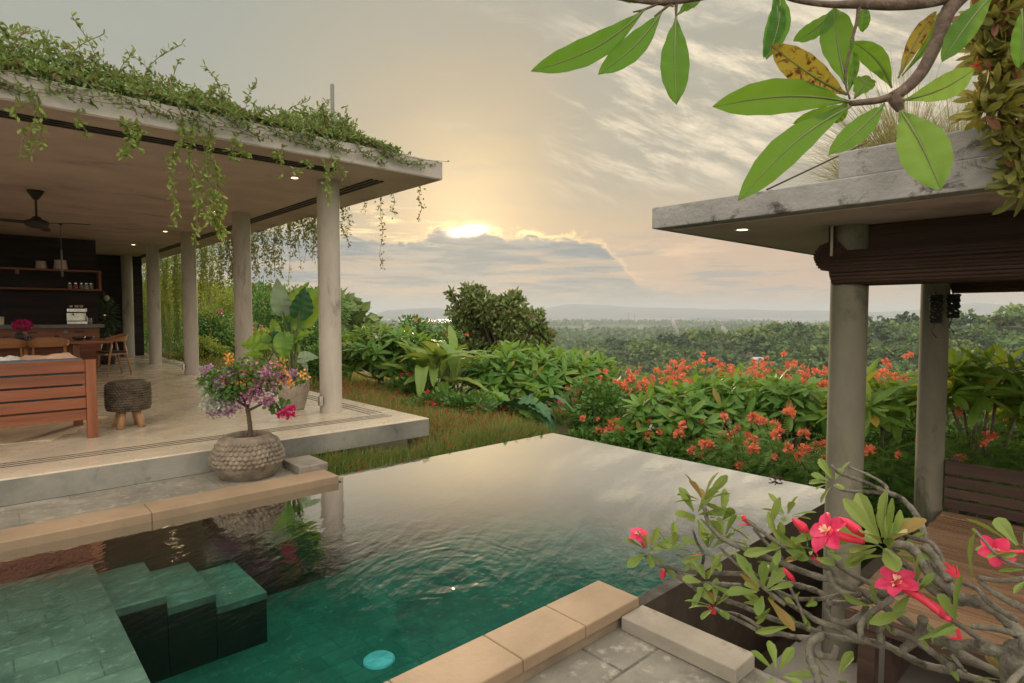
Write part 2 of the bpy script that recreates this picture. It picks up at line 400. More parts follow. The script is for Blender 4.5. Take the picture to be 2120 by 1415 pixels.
def paving(name, ca, cb, mort, sx, sy, off=(0, 0), rough=.65, gap=.012, bump=.3):
    m, t, b, o = newmat(name)
    co = t.nodes.new('ShaderNodeTexCoord').outputs['Object']
    mp = t.nodes.new('ShaderNodeMapping'); t.links.new(co, mp.inputs[0]); mp.inputs['Location'].default_value = (off[0], off[1], 0)
    br = t.nodes.new('ShaderNodeTexBrick'); t.links.new(mp.outputs[0], br.inputs[0])
    br.inputs['Color1'].default_value = c4(ca); br.inputs['Color2'].default_value = c4(cb); br.inputs['Mortar'].default_value = c4(mort)
    br.inputs['Scale'].default_value = 1.0; br.inputs['Mortar Size'].default_value = gap; br.inputs['Mortar Smooth'].default_value = .2
    br.inputs['Brick Width'].default_value = sx; br.inputs['Row Height'].default_value = sy
    n1 = noise(t, co, 3.0, 8, .68); n2 = noise(t, co, 16.0, 6, .7)
    col = mixc(t, n1.smooth(.3, .7), br.outputs[0], tuple(x * .62 for x in ca))
    col = mixc(t, n2.smooth(.52, .7) * .6, col, tuple(x * 1.5 for x in cb))
    col = mixc(t, noise(t, co, 1.6, 7, .7, .5).smooth(.56, .66) * .7, col, tuple(x * .42 for x in ca))
    t.links.new(col, b.inputs['Base Color']); b.inputs['Roughness'].default_value = rough
    bp = t.nodes.new('ShaderNodeBump'); bp.inputs['Strength'].default_value = bump; bp.inputs['Distance'].default_value = .01
    t.links.new((n2 * .5 + S(t, br.outputs[1]) * -1.0).o, bp.inputs['Height']); t.links.new(bp.outputs[0], b.inputs['Normal'])
    return m
m_walk = paving('walk_stone', (.27, .255, .21), (.33, .31, .255), (.19, .18, .15), .62, .42, (.1, .0), .7, .006)
m_terr = paving('terrace_stone', (.25, .24, .20), (.32, .31, .26), (.07, .065, .05), .52, .52, (.12, .1), .75, .008, .5)
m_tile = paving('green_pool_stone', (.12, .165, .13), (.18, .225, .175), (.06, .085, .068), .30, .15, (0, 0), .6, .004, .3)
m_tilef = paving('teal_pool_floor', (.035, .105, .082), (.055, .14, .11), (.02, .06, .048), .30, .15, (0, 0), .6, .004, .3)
m_tile_side = surf('shaded_pool_wall_stone', (.004, .010, .008), (.008, .017, .014), 5, .6, .2)  # near-black pool stone, shade of the submerged risers put into the colour
m_wet = surf('wet_dark_stone', (.045, .036, .026), (.085, .066, .048), 4, .45, .3, 20)
m_col2 = surf('shaded_column_concrete', (.15, .145, .11), (.24, .225, .175), 2.0, .8, .15, 20, (1, 1, .5), c3=(.09, .095, .065), s3=2.0, a3=.52, spec=.2)  # column concrete darkened and greened: shade under the roof put into the colour
m_kerb = surf('kerb_concrete', (.24, .22, .18), (.34, .315, .26), 2.6, .75, .25, 24, c3=(.15, .135, .11), s3=4, a3=.56)
m_low = surf('lower_terrace_concrete', (.20, .19, .165), (.29, .27, .24), 2.2, .75, .2, 20)

# ---------------------------------------------------------------- left pavilion
pav = thing('pavilion', 'open concrete pavilion with round columns and flat planted roof beside the pool', 'pavilion', (0, 7, 0))
XR, Y0 = 3.84, 5.61
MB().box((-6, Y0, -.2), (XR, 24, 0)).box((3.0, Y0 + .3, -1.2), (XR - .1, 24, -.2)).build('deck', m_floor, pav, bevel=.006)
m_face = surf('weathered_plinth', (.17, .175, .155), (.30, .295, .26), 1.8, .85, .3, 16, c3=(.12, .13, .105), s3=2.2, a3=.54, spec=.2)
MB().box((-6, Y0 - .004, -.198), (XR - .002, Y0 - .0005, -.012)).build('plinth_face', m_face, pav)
gq = MB()
for k in range(3):
    yy = 6.02 + k * .075; gq.box((-6, yy, .0), (3.60, yy + .014, .003))
    xx = 3.46 + k * .075; gq.box((xx, 6.28, .0), (xx + .014, 22, .003))
gq.build('sliding_track', m_groove, pav)
rf = MB().box((-8, 5.79, 2.77), (4.18, 24, 2.972)).build('roof', m_fasc, pav, bevel=.008)
cl = MB().box((-8, 5.80, 2.764), (4.172, 24, 2.7692)).build('ceiling', m_ceil, pav)
tk = MB()
for k in range(3): tk.box((-8, 6.12 + k * .07, 2.750), (3.0, 6.15 + k * .07, 2.7635))
for k in range(3): tk.box((3.52 + k * .07, 6.3, 2.750), (3.55 + k * .07, 22, 2.7635))
tk.build('ceiling_track', m_groove, pav)
CY_ = [6.75, 9.80, 12.85, 15.9, 19.0]
for y in CY_:
    c = MB().lathe([(.128, 0.0), (.130, .02), (.130, 2.73), (.127, 2.7638)], (3.2, y, 0), 40).build('column', m_col, pav, smooth=True)
m_brass = plain('brushed_steel', (.55, .52, .47), .35, .9)
for x, y, z in ((3.045, 6.70, .10), (3.045, 12.80, .10)):
    MB().box((x - .022, y - .03, z), (x + .02, y + .03, z + .11)).build('door_latch', m_brass, pav, bevel=.004)
m_lamp = plain('warm_lamp', (1, .8, .5), .5, emit=(1.0, .72, .38), es=9.0)
m_white = plain('white_trim', (.7, .66, .6), .5)
for y in (6.85, 9.95, 13.0, 16.0):
    o = MB().lathe([(.034, 2.762), (.055, 2.757), (.058, 2.7635)], (2.84, y, 0), 24).build('downlight', m_white, pav)
    MB().lathe([(.001, 2.760), (.034, 2.760)], (2.84, y, 0), 20).build('bulb', m_lamp, o)
# kitchen wall and the far wall, dark timber cladding
m_clad = surf('charcoal_timber', (.020, .015, .014), (.045, .033, .030), 9, .75, .4, 20, (.08, 1, 1), spec=.2)
MB().box((-6, 15.62, 0), (2.07, 15.85, 2.763)).build('kitchen_wall', m_clad, pav)
MB().box((1.4, 19.35, 0), (3.62, 19.55, 2.763)).build('end_wall', m_clad, pav)
MB().box((-6, 19.36, 0), (1.398, 19.52, 2.763)).build('back_wall', m_conc, pav)
MB().lathe([(.021, 2.972), (.021, 3.70), (.018, 3.71), (.001, 3.71)], (3.03, 6.25, 0), 14).build('vent_pipe', plain('grey_pipe', (.17, .18, .17), .5), pav, smooth=True)
MB().box((-8, 6.3, 2.973), (3.7, 24, 3.02)).build('roof_soil', m_wet, pav)

# paved walk and coping on the left of the pool
g = MB().box((-6, 4.945, -.26), (2.10, 5.605, -.2)); tag(g.build('walkway', m_walk, bevel=.004), kind='structure')
pool = thing('swimming_pool', 'infinity pool with green stone basin, submerged steps and sandstone coping', 'pool', (2.5, 3.3, WZ))
for x0, x1 in ((-4, -1.6), (-1.598, -.35), (-.348, .888), (.89, 2.27)):
    MB().box((x0, 4.66, -.30), (x1, 4.942, -.178)).build('coping_stone', m_cope, pool, bevel=.006)
for x0, x1 in ((-.6, .40), (.402, 1.005), (1.007, 1.628), (1.63, 1.985), (1.987, 2.36)):
    pass
for x0, x1 in ((-1.2, .45), (.453, 1.12), (1.123, 1.585), (1.588, 1.965), (1.968, 2.36)):
    MB().box((x0, 1.668, -.235), (x1, 1.92, -.18)).build('coping_stone', m_cope, pool, bevel=.006)
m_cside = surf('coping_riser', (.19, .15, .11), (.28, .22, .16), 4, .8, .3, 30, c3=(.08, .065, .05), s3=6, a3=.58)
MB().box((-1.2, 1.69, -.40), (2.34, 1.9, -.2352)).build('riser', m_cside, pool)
MB().box((2.06, 4.97, -.2), (2.32, 5.36, -.13)).build('kerb_block', m_kerb, pool, bevel=.008)
# basin
FZ = -1.02
MB().box((-4, 1.9, FZ - .1), (5.08, 4.9, FZ)).build('basin_floor', m_tilef, pool)
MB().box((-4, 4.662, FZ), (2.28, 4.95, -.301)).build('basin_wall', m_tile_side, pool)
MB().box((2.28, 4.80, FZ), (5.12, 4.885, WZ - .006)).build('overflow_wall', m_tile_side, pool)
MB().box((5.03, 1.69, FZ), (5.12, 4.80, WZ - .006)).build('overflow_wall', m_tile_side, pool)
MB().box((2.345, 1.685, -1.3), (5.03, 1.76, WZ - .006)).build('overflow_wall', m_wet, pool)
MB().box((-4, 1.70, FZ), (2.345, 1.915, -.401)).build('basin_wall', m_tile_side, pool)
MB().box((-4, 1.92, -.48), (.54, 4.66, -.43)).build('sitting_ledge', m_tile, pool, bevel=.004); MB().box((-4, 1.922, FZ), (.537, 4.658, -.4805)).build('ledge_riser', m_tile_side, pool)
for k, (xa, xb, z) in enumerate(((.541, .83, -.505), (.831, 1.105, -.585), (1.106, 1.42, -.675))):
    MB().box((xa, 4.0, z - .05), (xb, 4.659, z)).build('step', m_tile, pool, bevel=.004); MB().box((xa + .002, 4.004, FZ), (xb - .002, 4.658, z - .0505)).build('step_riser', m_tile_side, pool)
m_plite = plain('pool_lamp', (.22, .40, .46), .4, emit=(.40, .72, .85), es=.22)
t_ = m_plite.node_tree; co_ = t_.nodes.new('ShaderNodeTexCoord').outputs['Object']; mp_ = t_.nodes.new('ShaderNodeMapping'); t_.links.new(co_, mp_.inputs[0]); mp_.inputs['Scale'].default_value = (1, 2.6, 1); t_.links.new((noise(t_, mp_.outputs[0], 26, 4, .7, .8).smooth(.35, .65) * .16 + .03).o, t_.nodes['Principled BSDF'].inputs['Emission Strength'])
pl = MB().lathe([(.001, 0), (.085, .0), (.10, -.012), (.10, -.02)], (0, 0, 0), 30)
for loc, rot in (((.556, 3.43, -.63), (0, R(90), 0)), (tuple(onz(785, 1362, FZ + .022)), (0, 0, 0))):
    me = pl.data('pool_light'); me.materials.append(m_plite)
    o = bpy.data.objects.new('pool_light', me); COL.objects.link(o); o.parent = pool
    o.location = Vector(loc) - pool.location; o.rotation_euler = rot
# water
m, t, b, o = newmat('pool_water_surface'); t.nodes.remove(b)
gm = t.nodes.new('ShaderNodeNewGeometry'); sx = t.nodes.new('ShaderNodeSeparateXYZ'); t.links.new(gm.outputs['Position'], sx.inputs[0])
X, Y = S(t, sx.outputs[0]), S(t, sx.outputs[1])
dx, dy = X - 1.92, Y - 2.55
rr = (dx * dx + dy * dy).sqrt()
wn = noise(t, gm.outputs['Position'], 2.3, 2, .5)
wn2 = noise(nt_ := t, gm.outputs['Position'], 6.0, 3, .6)
rings = ((rr * 58.0 + wn * 30.0).sin()) * ((rr * -4.6).exp()) * .0030 * (rr.smooth(.02, .16)) * wn2.smooth(.40, .62)
wavv = comb(t, X * .65 + Y * .5, Y * 2.0 - X * 1.3)
n1 = noise(t, wavv, 4.2, 3, .5, .25) * .011
n2 = noise(t, comb(t, X * 1.1, Y * 1.1), 11.0, 3, .55, .3) * .0036
calm = 1.0 - (X + Y).smooth(3.6, 6.2) * .94
hgt = (n1 + n2) * calm * ((X + Y * .25).smooth(.9, 2.6) * .85 + .15) + rings
bp = t.nodes.new('ShaderNodeBump'); bp.inputs['Strength'].default_value = 1.0; bp.inputs['Distance'].default_value = 1.0
t.links.new(hgt.o, bp.inputs['Height'])
lw = t.nodes.new('ShaderNodeLayerWeight'); lw.inputs[0].default_value = .5; t.links.new(bp.outputs[0], lw.inputs['Normal'])
refl = S(t, lw.outputs['Facing']).smooth(.56, .775) * .97 + .03
gl = t.nodes.new('ShaderNodeBsdfGlossy'); gl.inputs['Roughness'].default_value = .03; t.links.new(bp.outputs[0], gl.inputs['Normal'])
tr = t.nodes.new('ShaderNodeBsdfTransparent'); tr.inputs[0].default_value = (.94, .97, .96, 1)
mx = t.nodes.new('ShaderNodeMixShader'); t.links.new(refl.o, mx.inputs[0]); t.links.new(tr.outputs[0], mx.inputs[1]); t.links.new(gl.outputs[0], mx.inputs[2]); t.links.new(mx.outputs[0], o.inputs[0])
m_water = m
g = MB(); V = [(-4, 1.921, WZ), (2.30, 1.921, WZ), (2.30, 4.659, WZ), (-4, 4.659, WZ), (2.30, 1.68, WZ), (5.122, 1.68, WZ), (5.122, 4.888, WZ), (2.30, 4.888, WZ)]
g.add(V, [[(0, 1, 2, 3), (4, 5, 6, 7)]])
tag(g.build('pool_water', m_water), kind='structure')

m, t, b, o = newmat('pool_water_depth'); t.nodes.remove(b); va = t.nodes.new('ShaderNodeVolumeAbsorption'); va.inputs['Color'].default_value = (.16, .84, .77, 1); va.inputs['Density'].default_value = .85; t.links.new(va.outputs[0], o.inputs['Volume'])
g = MB().box((-4.1, 1.75, FZ - .05), (5.06, 4.78, WZ - .004)); tag(g.build('pool_water_body', m), kind='structure')
# near terrace, kerb, lower terrace
g = MB().box((-4, -3, -.36), (2.39, 1.688, -.29)); tag(g.build('terrace', m_terr), kind='structure')
g = MB().box((2.385, -3, -.9), (2.395, 1.66, -.291)).box((2.20, -3, -1.2), (2.384, 1.66, -.361)); tag(g.build('terrace_wall', m_wet), 'dark wet wall dropping from the terrace edge into the overflow trench', 'wall')
kb = MB().box((2.212, 1.10, -.2895), (2.383, 1.664, -.222)); tag(kb.build('kerb', m_kerb, bevel=.006, org=(2.3, 1.4, -.29)), 'low grey concrete kerb at the end of the sandstone coping', 'kerb')
g = MB().box((2.3, -3, -1.2), (9, 1.684, -1.02)); tag(g.build('trench_floor', m_wet), kind='structure')
g = MB().box((3.13, .62, -1.02), (3.66, 1.44, -.8)).box((3.14, -.3, -1.02), (3.66, .612, -.802)); tag(g.build('lower_terrace', m_low, bevel=.004), kind='structure')
g = MB().box((3.664, -2, -1.02), (7.0, 1.42, -.806)); tag(g.build('pavilion_floor', m_low), kind='structure')

# ---------------------------------------------------------------- right pavilion
rp = thing('garden_pavilion', 'small concrete pavilion with stained slab roof and two columns right of the pool', 'pavilion', (4.6, 1.2, -.8))
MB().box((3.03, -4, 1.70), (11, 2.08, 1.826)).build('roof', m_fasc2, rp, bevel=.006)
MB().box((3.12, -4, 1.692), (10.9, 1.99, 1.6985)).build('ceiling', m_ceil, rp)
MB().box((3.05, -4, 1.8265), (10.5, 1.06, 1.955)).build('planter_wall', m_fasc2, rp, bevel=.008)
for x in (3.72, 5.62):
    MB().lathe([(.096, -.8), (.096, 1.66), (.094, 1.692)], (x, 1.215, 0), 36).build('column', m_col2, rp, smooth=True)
o = MB().lathe([(.03, 1.6915), (.045, 1.688), (.047, 1.6915)], (3.40, 1.70, 0), 24).build('downlight', m_white, rp)
MB().lathe([(.001, 1.6905), (.03, 1.6905)], (3.40, 1.70, 0), 20).build('bulb', m_lamp, o)
# the air
m, t, b, o = newmat('haze_air'); t.nodes.remove(b)
pv = t.nodes.new('ShaderNodeVolumePrincipled'); pv.inputs['Color'].default_value = (.66, .75, .82, 1); pv.inputs['Density'].default_value = 2.2e-4; pv.inputs['Anisotropy'].default_value = 0.0
t.links.new(pv.outputs[0], o.inputs['Volume'])
g = MB().box((-33000, -33000, -53), (33000, 33000, 112)); tag(g.build('haze', m), kind='stuff')

# ================================================================ FURNITURE OF THE LEFT PAVILION
m_teak = wood('red_teak', (.15, .048, .021), (.28, .098, .045), 0, 9, .45)
m_teakz = wood('red_teak_upright', (.165, .054, .024), (.29, .105, .048), 2, 9, .45)
m_oak = wood('warm_oak', (.30, .135, .055), (.42, .21, .095), 0, 9, .45)
m_dark = plain('black_metal', (.018, .015, .013), .5)
m_blue = surf('slate_blue_cloth', (.09, .115, .15), (.16, .19, .235), 8, .9, .4, 120)
m_throw = surf('peach_cloth', (.50, .30, .20), (.62, .42, .30), 7, .9, .4, 90)
m_whitec = surf('white_cloth', (.55, .54, .52), (.70, .68, .65), 7, .9, .4, 90)
m_black_leather = plain('black_leather', (.02, .017, .015), .4)
m_steel = plain('espresso_steel', (.62, .60, .56), .25, 1.0)
m_glass, t, b, o = newmat('clear_glass')
b.inputs['Base Color'].default_value = (.95, .96, .95, 1); b.inputs['Roughness'].default_value = .03; b.inputs['Transmission Weight'].default_value = .92; b.inputs['IOR'].default_value = 1.3
m_ceram = plain('pale_ceramic', (.62, .50, .46), .45)
m_bowl = plain('dark_bowl', (.05, .035, .025), .4)

# slatted sofa seen from behind
sofa = thing('slatted_sofa', 'red teak sofa with slatted back seen from behind, blue seat pad on top', 'sofa', (.2, 7.2, 0))
for x in (.80, -1.35):
    MB().box((x, 6.88, 0), (x + .085, 6.945, .755)).build('back_post', m_teakz, sofa, bevel=.004)
    MB().box((x - .02, 7.68, 0), (x + .06, 7.76, .34)).build('front_leg', m_teakz, sofa, bevel=.004)
for k, (z0, z1) in enumerate(((.64, .752), (.525, .622), (.41, .507), (.295, .392), (.18, .277))):
    MB().box((-1.264, 6.895, z0), (.799, 6.93, z1)).build('back_slat', m_teak, sofa, bevel=.004)
MB().box((-1.26, 6.95, .22), (.84, 7.76, .30)).build('seat_frame', m_teak, sofa, bevel=.004)
MB().box((-1.24, 6.96, .305), (.82, 7.74, .47)).build('seat_pad', m_blue, sofa, bevel=.03)
MB().box((-1.26, 6.94, .50), (.80, 7.10, .768)).build('back_cushion', m_blue, sofa, bevel=.035)
# throw and crumpled cloth lying along the back
def cloth(name, mat, label, cat, x0, x1, y0, y1, z, amp, seed):
    nx, ny = 40, 12; g = MB(); V = []
    for i in range(nx):
        for j in range(ny):
            u, v = i / (nx - 1), j / (ny - 1); e = min(u, 1 - u, v, 1 - v)
            V.append((x0 + (x1 - x0) * u + .02 * math.sin(9 * v + seed), y0 + (y1 - y0) * v + .015 * math.sin(14 * u + seed), z + amp * (.5 + .5 * math.sin(11 * u + 5 * v + seed) * math.sin(7 * v + 3 * u)) * min(1, e * 8)))
    V += [(a, b_, c - .012) for a, b_, c in V]
    q = np.array([(i * ny + j, (i + 1) * ny + j, (i + 1) * ny + j + 1, i * ny + j + 1) for i in range(nx - 1) for j in range(ny - 1)])
    g.add(V, [q, q[:, ::-1] + nx * ny]); o = g.build(name, mat, smooth=True, org=((x0 + x1) / 2, (y0 + y1) / 2, z)); return tag(o, label, cat)
cloth('throw', m_throw, 'crumpled peach throw laid along the top of the slatted sofa', 'throw', .33, .74, 6.98, 7.25, .770, .045, 1.2)
cloth('napkin', m_whitec, 'small white cloth with blue shadows beside the peach throw on the sofa', 'cloth', .16, .34, 7.0, 7.2, .770, .04, 3.0)
# woven stool
stl = thing('woven_stool', 'round woven seagrass stool on four stubby wooden legs beside the sofa', 'stool', (1.21, 7.31, 0))
m_weave = surf('seagrass_rope', (.04, .031, .022), (.135, .105, .075), 14, .8, .3, 60)
def braid(th, v, z):
    row = np.floor((z - .18) / .026); f = np.clip((z - .18) / .026 - row, 0, 1)
    return .017 * np.abs(np.sin(19 * th + (row % 2) * 1.57 + f * .9)) ** .7 * np.sin(f * math.pi) ** .7 * (z > .186) * (z < .472)
prof = [(.02, .182)] + [(.10, .178), (.165, .18)] + [(.197 - .02 * (2 * k / 110 - 1) ** 6, .182 + .29 * k / 110) for k in range(111)] + [(.18, .483), (.15, .49), (.08, .492), (.002, .492)]
MB().lathe(prof, (1.21, 7.31, 0), 200, braid).build('woven_seat', m_weave, stl, smooth=True)
m_pole = wood('peeled_branch', (.34, .19, .095), (.46, .28, .15), 2, 8, .6)
for a in (20, 110, 200, 290):
    ca, sa = math.cos(R(a + 26)), math.sin(R(a + 26))
    MB().tube([(1.21 + .085 * ca, 7.31 + .085 * sa, .2), (1.21 + .145 * ca, 7.31 + .145 * sa, 0)], [.031, .034], 14).build('leg', m_pole, stl, smooth=True)
# rug
m_rug = surf('cream_hide', (.52, .42, .30), (.66, .55, .41), 4, .95, .5, 60)
g = MB(); V = [(0.0, 7.9, .012)]; n = 60
for k in range(n):
    a = 2 * math.pi * k / n; rr = 1 + .09 * math.sin(5 * a) + .05 * math.sin(11 * a + 1) + .04 * math.sin(23 * a)
    V.append((-.15 + 1.17 * rr * math.cos(a), 8.05 + 1.05 * rr * math.sin(a), .010))
V2 = [(x, y, .001) for x, y, z in V]
g.add(V + V2, [np.array([(0, 1 + k, 1 + (k + 1) % n) for k in range(n)]), np.array([(1 + k, n + 2 + k, n + 2 + (k + 1) % n, 1 + (k + 1) % n) for k in range(n)])])
tag(g.build('rug', m_rug, org=(0, 8, 0)), 'cream hide rug with ragged edge on the floor under the sofa', 'rug')

# dining table
TZ = .72
tb = thing('dining_table', 'long red teak dining table laid for a meal', 'table', (.2, 13, 0))
MB().box((-2.0, 12.5, TZ - .055), (1.87, 13.4, TZ)).build('table_top', m_teak, tb, bevel=.006)
for x in (1.3, -1.7):
    for y in (12.65, 13.2):
        MB().box((x, y, 0), (x + .1, y + .1, TZ - .056)).build('leg', m_teakz, tb, bevel=.004)
MB().box((-1.6, 12.9, .5), (1.3, 13.0, .6)).build('stretcher', m_teak, tb)
# armchairs: curved back rail carried by four legs
def armchair(label, loc, rz, group='wooden armchairs at the dining table'):
    t = thing('armchair', label, 'chair', (0, 0, 0), group)
    ring = [(.27 * math.cos(a), .25 * math.sin(a) - .02) for a in np.linspace(R(-8), R(188), 25)]
    g = MB(); V = []; m_ = len(ring)
    for k, (x, y) in enumerate(ring):
        s_ = math.sin(math.pi * k / (m_ - 1)); h = .035 + .125 * s_ ** 1.6; zb = .665 - .02 * s_
        d = np.array([x, y]) / math.hypot(x, y) * (.022 + .0 * s_); lean = .05 * s_
        for (o_, z) in ((-1, zb), (1, zb), (1, zb + h), (-1, zb + h)):
            ll = lean if z > zb else 0
            V.append((x + d[0] * o_ + ll * d[0] / .022, y + d[1] * o_ + ll * d[1] / .022, z))
    F = [(4 * k + a, 4 * k + (a + 1) % 4, 4 * (k + 1) + (a + 1) % 4, 4 * (k + 1) + a) for k in range(m_ - 1) for a in range(4)]
    g.add(V, [np.array(F), np.array([(0, 3, 2, 1), (4 * m_ - 4, 4 * m_ - 3, 4 * m_ - 2, 4 * m_ - 1)])])
    g.build('back_rail', m_oak, t, smooth=False, bevel=.004)
    for sx in (-1, 1):
        MB().tube([(sx * .255, -.05, .67), (sx * .262, -.09, .42), (sx * .285, -.15, 0)], [.016, .021, .013], 10).build('leg', m_oak, t, smooth=True)
        MB().tube([(sx * .20, .17, .66), (sx * .215, .2, .42), (sx * .235, .27, 0)], [.016, .021, .013], 10).build('leg', m_oak, t, smooth=True)
    MB().box((-.25, -.17, .40), (.25, .21, .435)).build('seat_frame', m_oak, t, bevel=.008)
    MB().box((-.245, -.16, .436), (.245, .20, .47)).build('seat_pad', m_black_leather, t, bevel=.016)
    t.location = loc; t.rotation_euler = (0, 0, rz); return t
# (back of each chair is its local +y side)
def tx(px, Y):
    d = FW + RT * (px - PX0) / FPX; return (float(d[0] * Y / d[1]), Y)
armchair('oak armchair with broad curved back pushed in at the table behind the throw', tx(97, 12.42) + (0,), R(184))
armchair('oak armchair half cut off by the left border of the photo', tx(8, 12.40) + (0,), R(178))
p = onz(238, 778, 0); armchair('oak armchair with black seat turned sideways at the right end of the table', (p[0] - .05, p[1] + .1, 0), R(-80))

# tableware
def spot(px, d, y=None): return at(px, 700, d)[:2]
def lat(name, prof, mat, xy, z, label, cat, group=None, n=28):
    o = MB().lathe(prof, (0, 0, 0), n).build(name, mat, smooth=True); o.location = (xy[0], xy[1], z); return tag(o, label, cat, group)
def tx(px, Y):
    d = FW + RT * (px - PX0) / FPX; return (float(d[0] * Y / d[1]), Y)
wine = [(.034, 0), (.032, .004), (.006, .01), (.004, .08), (.012, .095), (.034, .12), (.038, .15), (.030, .185), (.029, .185), (.036, .15), (.032, .122), (.004, .1)]
for px, Y, lb in ((29, 12.75, 'stemmed wine glass to the left of the flower vase'), (52, 12.62, 'stemmed wine glass in front of the flower vase'), (136, 12.7, 'stemmed wine glass beside the dark bowls')):
    lat('wine_glass', wine, m_glass, tx(px, Y), TZ, lb, 'wine glass', 'wine glasses on the dining table')
tumb = [(.001, 0), (.032, 0), (.038, .095), (.036, .095), (.030, .006), (.001, .006)]
for px, Y, lb in ((13, 12.7, 'short water tumbler nearest the left edge of the table'), (62, 12.6, 'short water tumbler to the right of the vase'), (119, 12.66, 'short water tumbler beside the plates')):
    lat('tumbler', tumb, m_glass, tx(px, Y), TZ, lb, 'tumbler', 'water tumblers on the dining table')
plate = [(.001, 0), (.07, 0), (.125, .014), (.127, .02), (.12, .018), (.07, .007), (.001, .006)]
for k in range(3):
    lat('plate', plate, m_ceram if k else m_whitec, tx(92, 12.75), TZ + .001 + k * .021, ['bottom plate of the stack behind the middle chair', 'middle plate of the stack behind the middle chair', 'top plate of the stack behind the middle chair'][k], 'plate', 'plates in the stack on the table')
lat('plate', plate, m_ceram, tx(2, 12.75), TZ + .001, 'single pale plate at the left end of the visible table', 'plate')
bowl = [(.001, 0), (.045, 0), (.085, .03), (.10, .062), (.096, .064), (.08, .034), (.04, .008), (.001, .008)]
lat('bowl', bowl, m_bowl, tx(163, 12.75), TZ, 'wider dark serving bowl on the table', 'bowl')
lat('bowl', [(x * .75, z) for x, z in bowl], m_bowl, tx(184, 12.9), TZ, 'smaller dark serving bowl at the right of the pair', 'bowl')
# vase of bougainvillea
vx, vy = tx(44, 12.85)
vs = thing('flower_vase', 'dark round vase of magenta flowers on the dining table', 'vase', (vx, vy, TZ))
MB().lathe([(.001, 0), (.05, 0), (.085, .06), (.075, .12), (.045, .155), (.05, .165), (.04, .165), (.035, .15), (.001, .1)], (vx, vy, TZ), 28).build('vase_body', m_bowl, vs, smooth=True)
m_mag = leafm('magenta_bracts', (.55, .012, .13), (.70, .03, .22), (.7, .04, .2), .3)
n = 260; dd = rdir(n); pp = np.array([vx + .02, vy, TZ + .27]) + dd * np.array([.13, .13, .085]) * rnd(.5, 1, (n, 1))
MB().leaves(pp, dd + rdir(n) * .6, rdir(n), .035, .03, T_PET).build('blossom', m_mag, vs)
m_leaf = leafm('garden_leaf', (.045, .11, .022), (.085, .17, .035), (.20, .30, .04), .32)
m_stem = surf('green_stem', (.09, .13, .04), (.14, .17, .06), 10, .7)
g = MB()
for k in range(9): g.tube([(vx, vy, TZ + .12), (vx + rnd(-.08, .1), vy + rnd(-.06, .06), TZ + rnd(.2, .33))], .003, 5)
g.build('stem', m_stem, vs)

# kitchen counter, shelf and what stands on them
kc = thing('kitchen_counter', 'long red timber kitchen counter with grey stone top', 'counter', (0, 15.1, 0))
MB().box((-5, 14.72, .895), (2.06, 15.4, .965)).build('countertop', surf('grey_stone_top', (.13, .13, .125), (.20, .20, .19), 9, .5, .1), kc, bevel=.005)
MB().box((-5, 14.80, .08), (1.98, 15.38, .894)).build('cabinet', m_teak, kc)
for x in (1.30, .55, -.2, -.95):
    d = MB().box((x, 14.785, .70), (x + .66, 14.7995, .875)).build('drawer', m_teak, kc, bevel=.003)
    MB().box((x + .26, 14.776, .80), (x + .42, 14.7845, .83)).build('handle', m_dark, d)
    MB().box((x, 14.785, .10), (x + .66, 14.7995, .68)).build('cupboard_door', m_teak, kc, bevel=.003)
sh = thing('wall_shelf', 'two tier timber wall shelf above the kitchen counter', 'shelf', (0, 15.4, 1.7))
MB().box((-5, 15.25, 2.055), (2.11, 15.615, 2.09)).build('upper_board', m_teak, sh)
MB().box((-5, 15.25, 1.665), (2.11, 15.615, 1.70)).build('lower_board', m_teak, sh)
MB().box((2.06, 15.25, 1.7002), (2.10, 15.61, 2.0548)).build('end_panel', m_teak, sh)
MB().box((.70, 15.27, 1.97), (.76, 15.4, 2.0548)).build('bracket', m_teak, sh)
def sx_(px, Y=15.4): return tx(px, Y)
pot = [(.001, 0), (.07, 0), (.082, .01), (.066, .13), (.07, .14), (.055, .14), (.001, .10)]
for px, s_, lb in ((91, 1.0, 'smaller pale pink lantern pot on top of the wall shelf'), (131, 1.25, 'larger pale pink lantern pot on top of the wall shelf')):
    o = MB().lathe(pot, (0, 0, 0), 24).build('lantern_pot', m_ceram, smooth=True); o.scale = (s_ * 1.2, s_ * 1.2, s_ * 1.1); x, y = sx_(px); o.location = (x, y, 2.091); tag(o, lb, 'pot')
jar = [(.001, 0), (.034, 0), (.036, .02), (.036, .085), (.026, .095), (.026, .105), (.001, .105)]
jm = [plain('pepper_jar', (.35, .33, .30), .3), plain('paprika_jar', (.38, .16, .10), .3), plain('herb_jar', (.28, .28, .16), .3), plain('salt_jar', (.55, .53, .49), .3), plain('seed_jar', (.40, .36, .26), .3)]
for k, (px, lb) in enumerate(((149, 'grey spice jar at the left end of the shelf row'), (161, 'reddish spice jar on the lower shelf board'), (173, 'greenish herb jar on the lower shelf board'), (183, 'white salt jar on the lower shelf board'), (193, 'tan seed jar nearest the shelf end panel'))):
    x, y = sx_(px); j = thing('spice_jar', lb, 'jar', (x, y, 1.7005), 'jars on the kitchen shelf')
    MB().lathe(jar, (x, y, 1.7005), 18).build('jar_body', jm[k], j, smooth=True)
    MB().lathe([(.001, .106), (.03, .106), (.03, .125), (.001, .125)], (x, y, 1.7005), 18).build('lid', m_steel, j)
ex, ey = tx(160, 15.0)
em = thing('espresso_machine', 'chrome espresso machine with cups stacked on top on the kitchen counter', 'coffee machine', (ex, ey, .966))
MB().box((ex - .17, ey - .12, .966), (ex + .17, ey + .18, 1.03)).build('drip_tray', m_steel, em, bevel=.008)
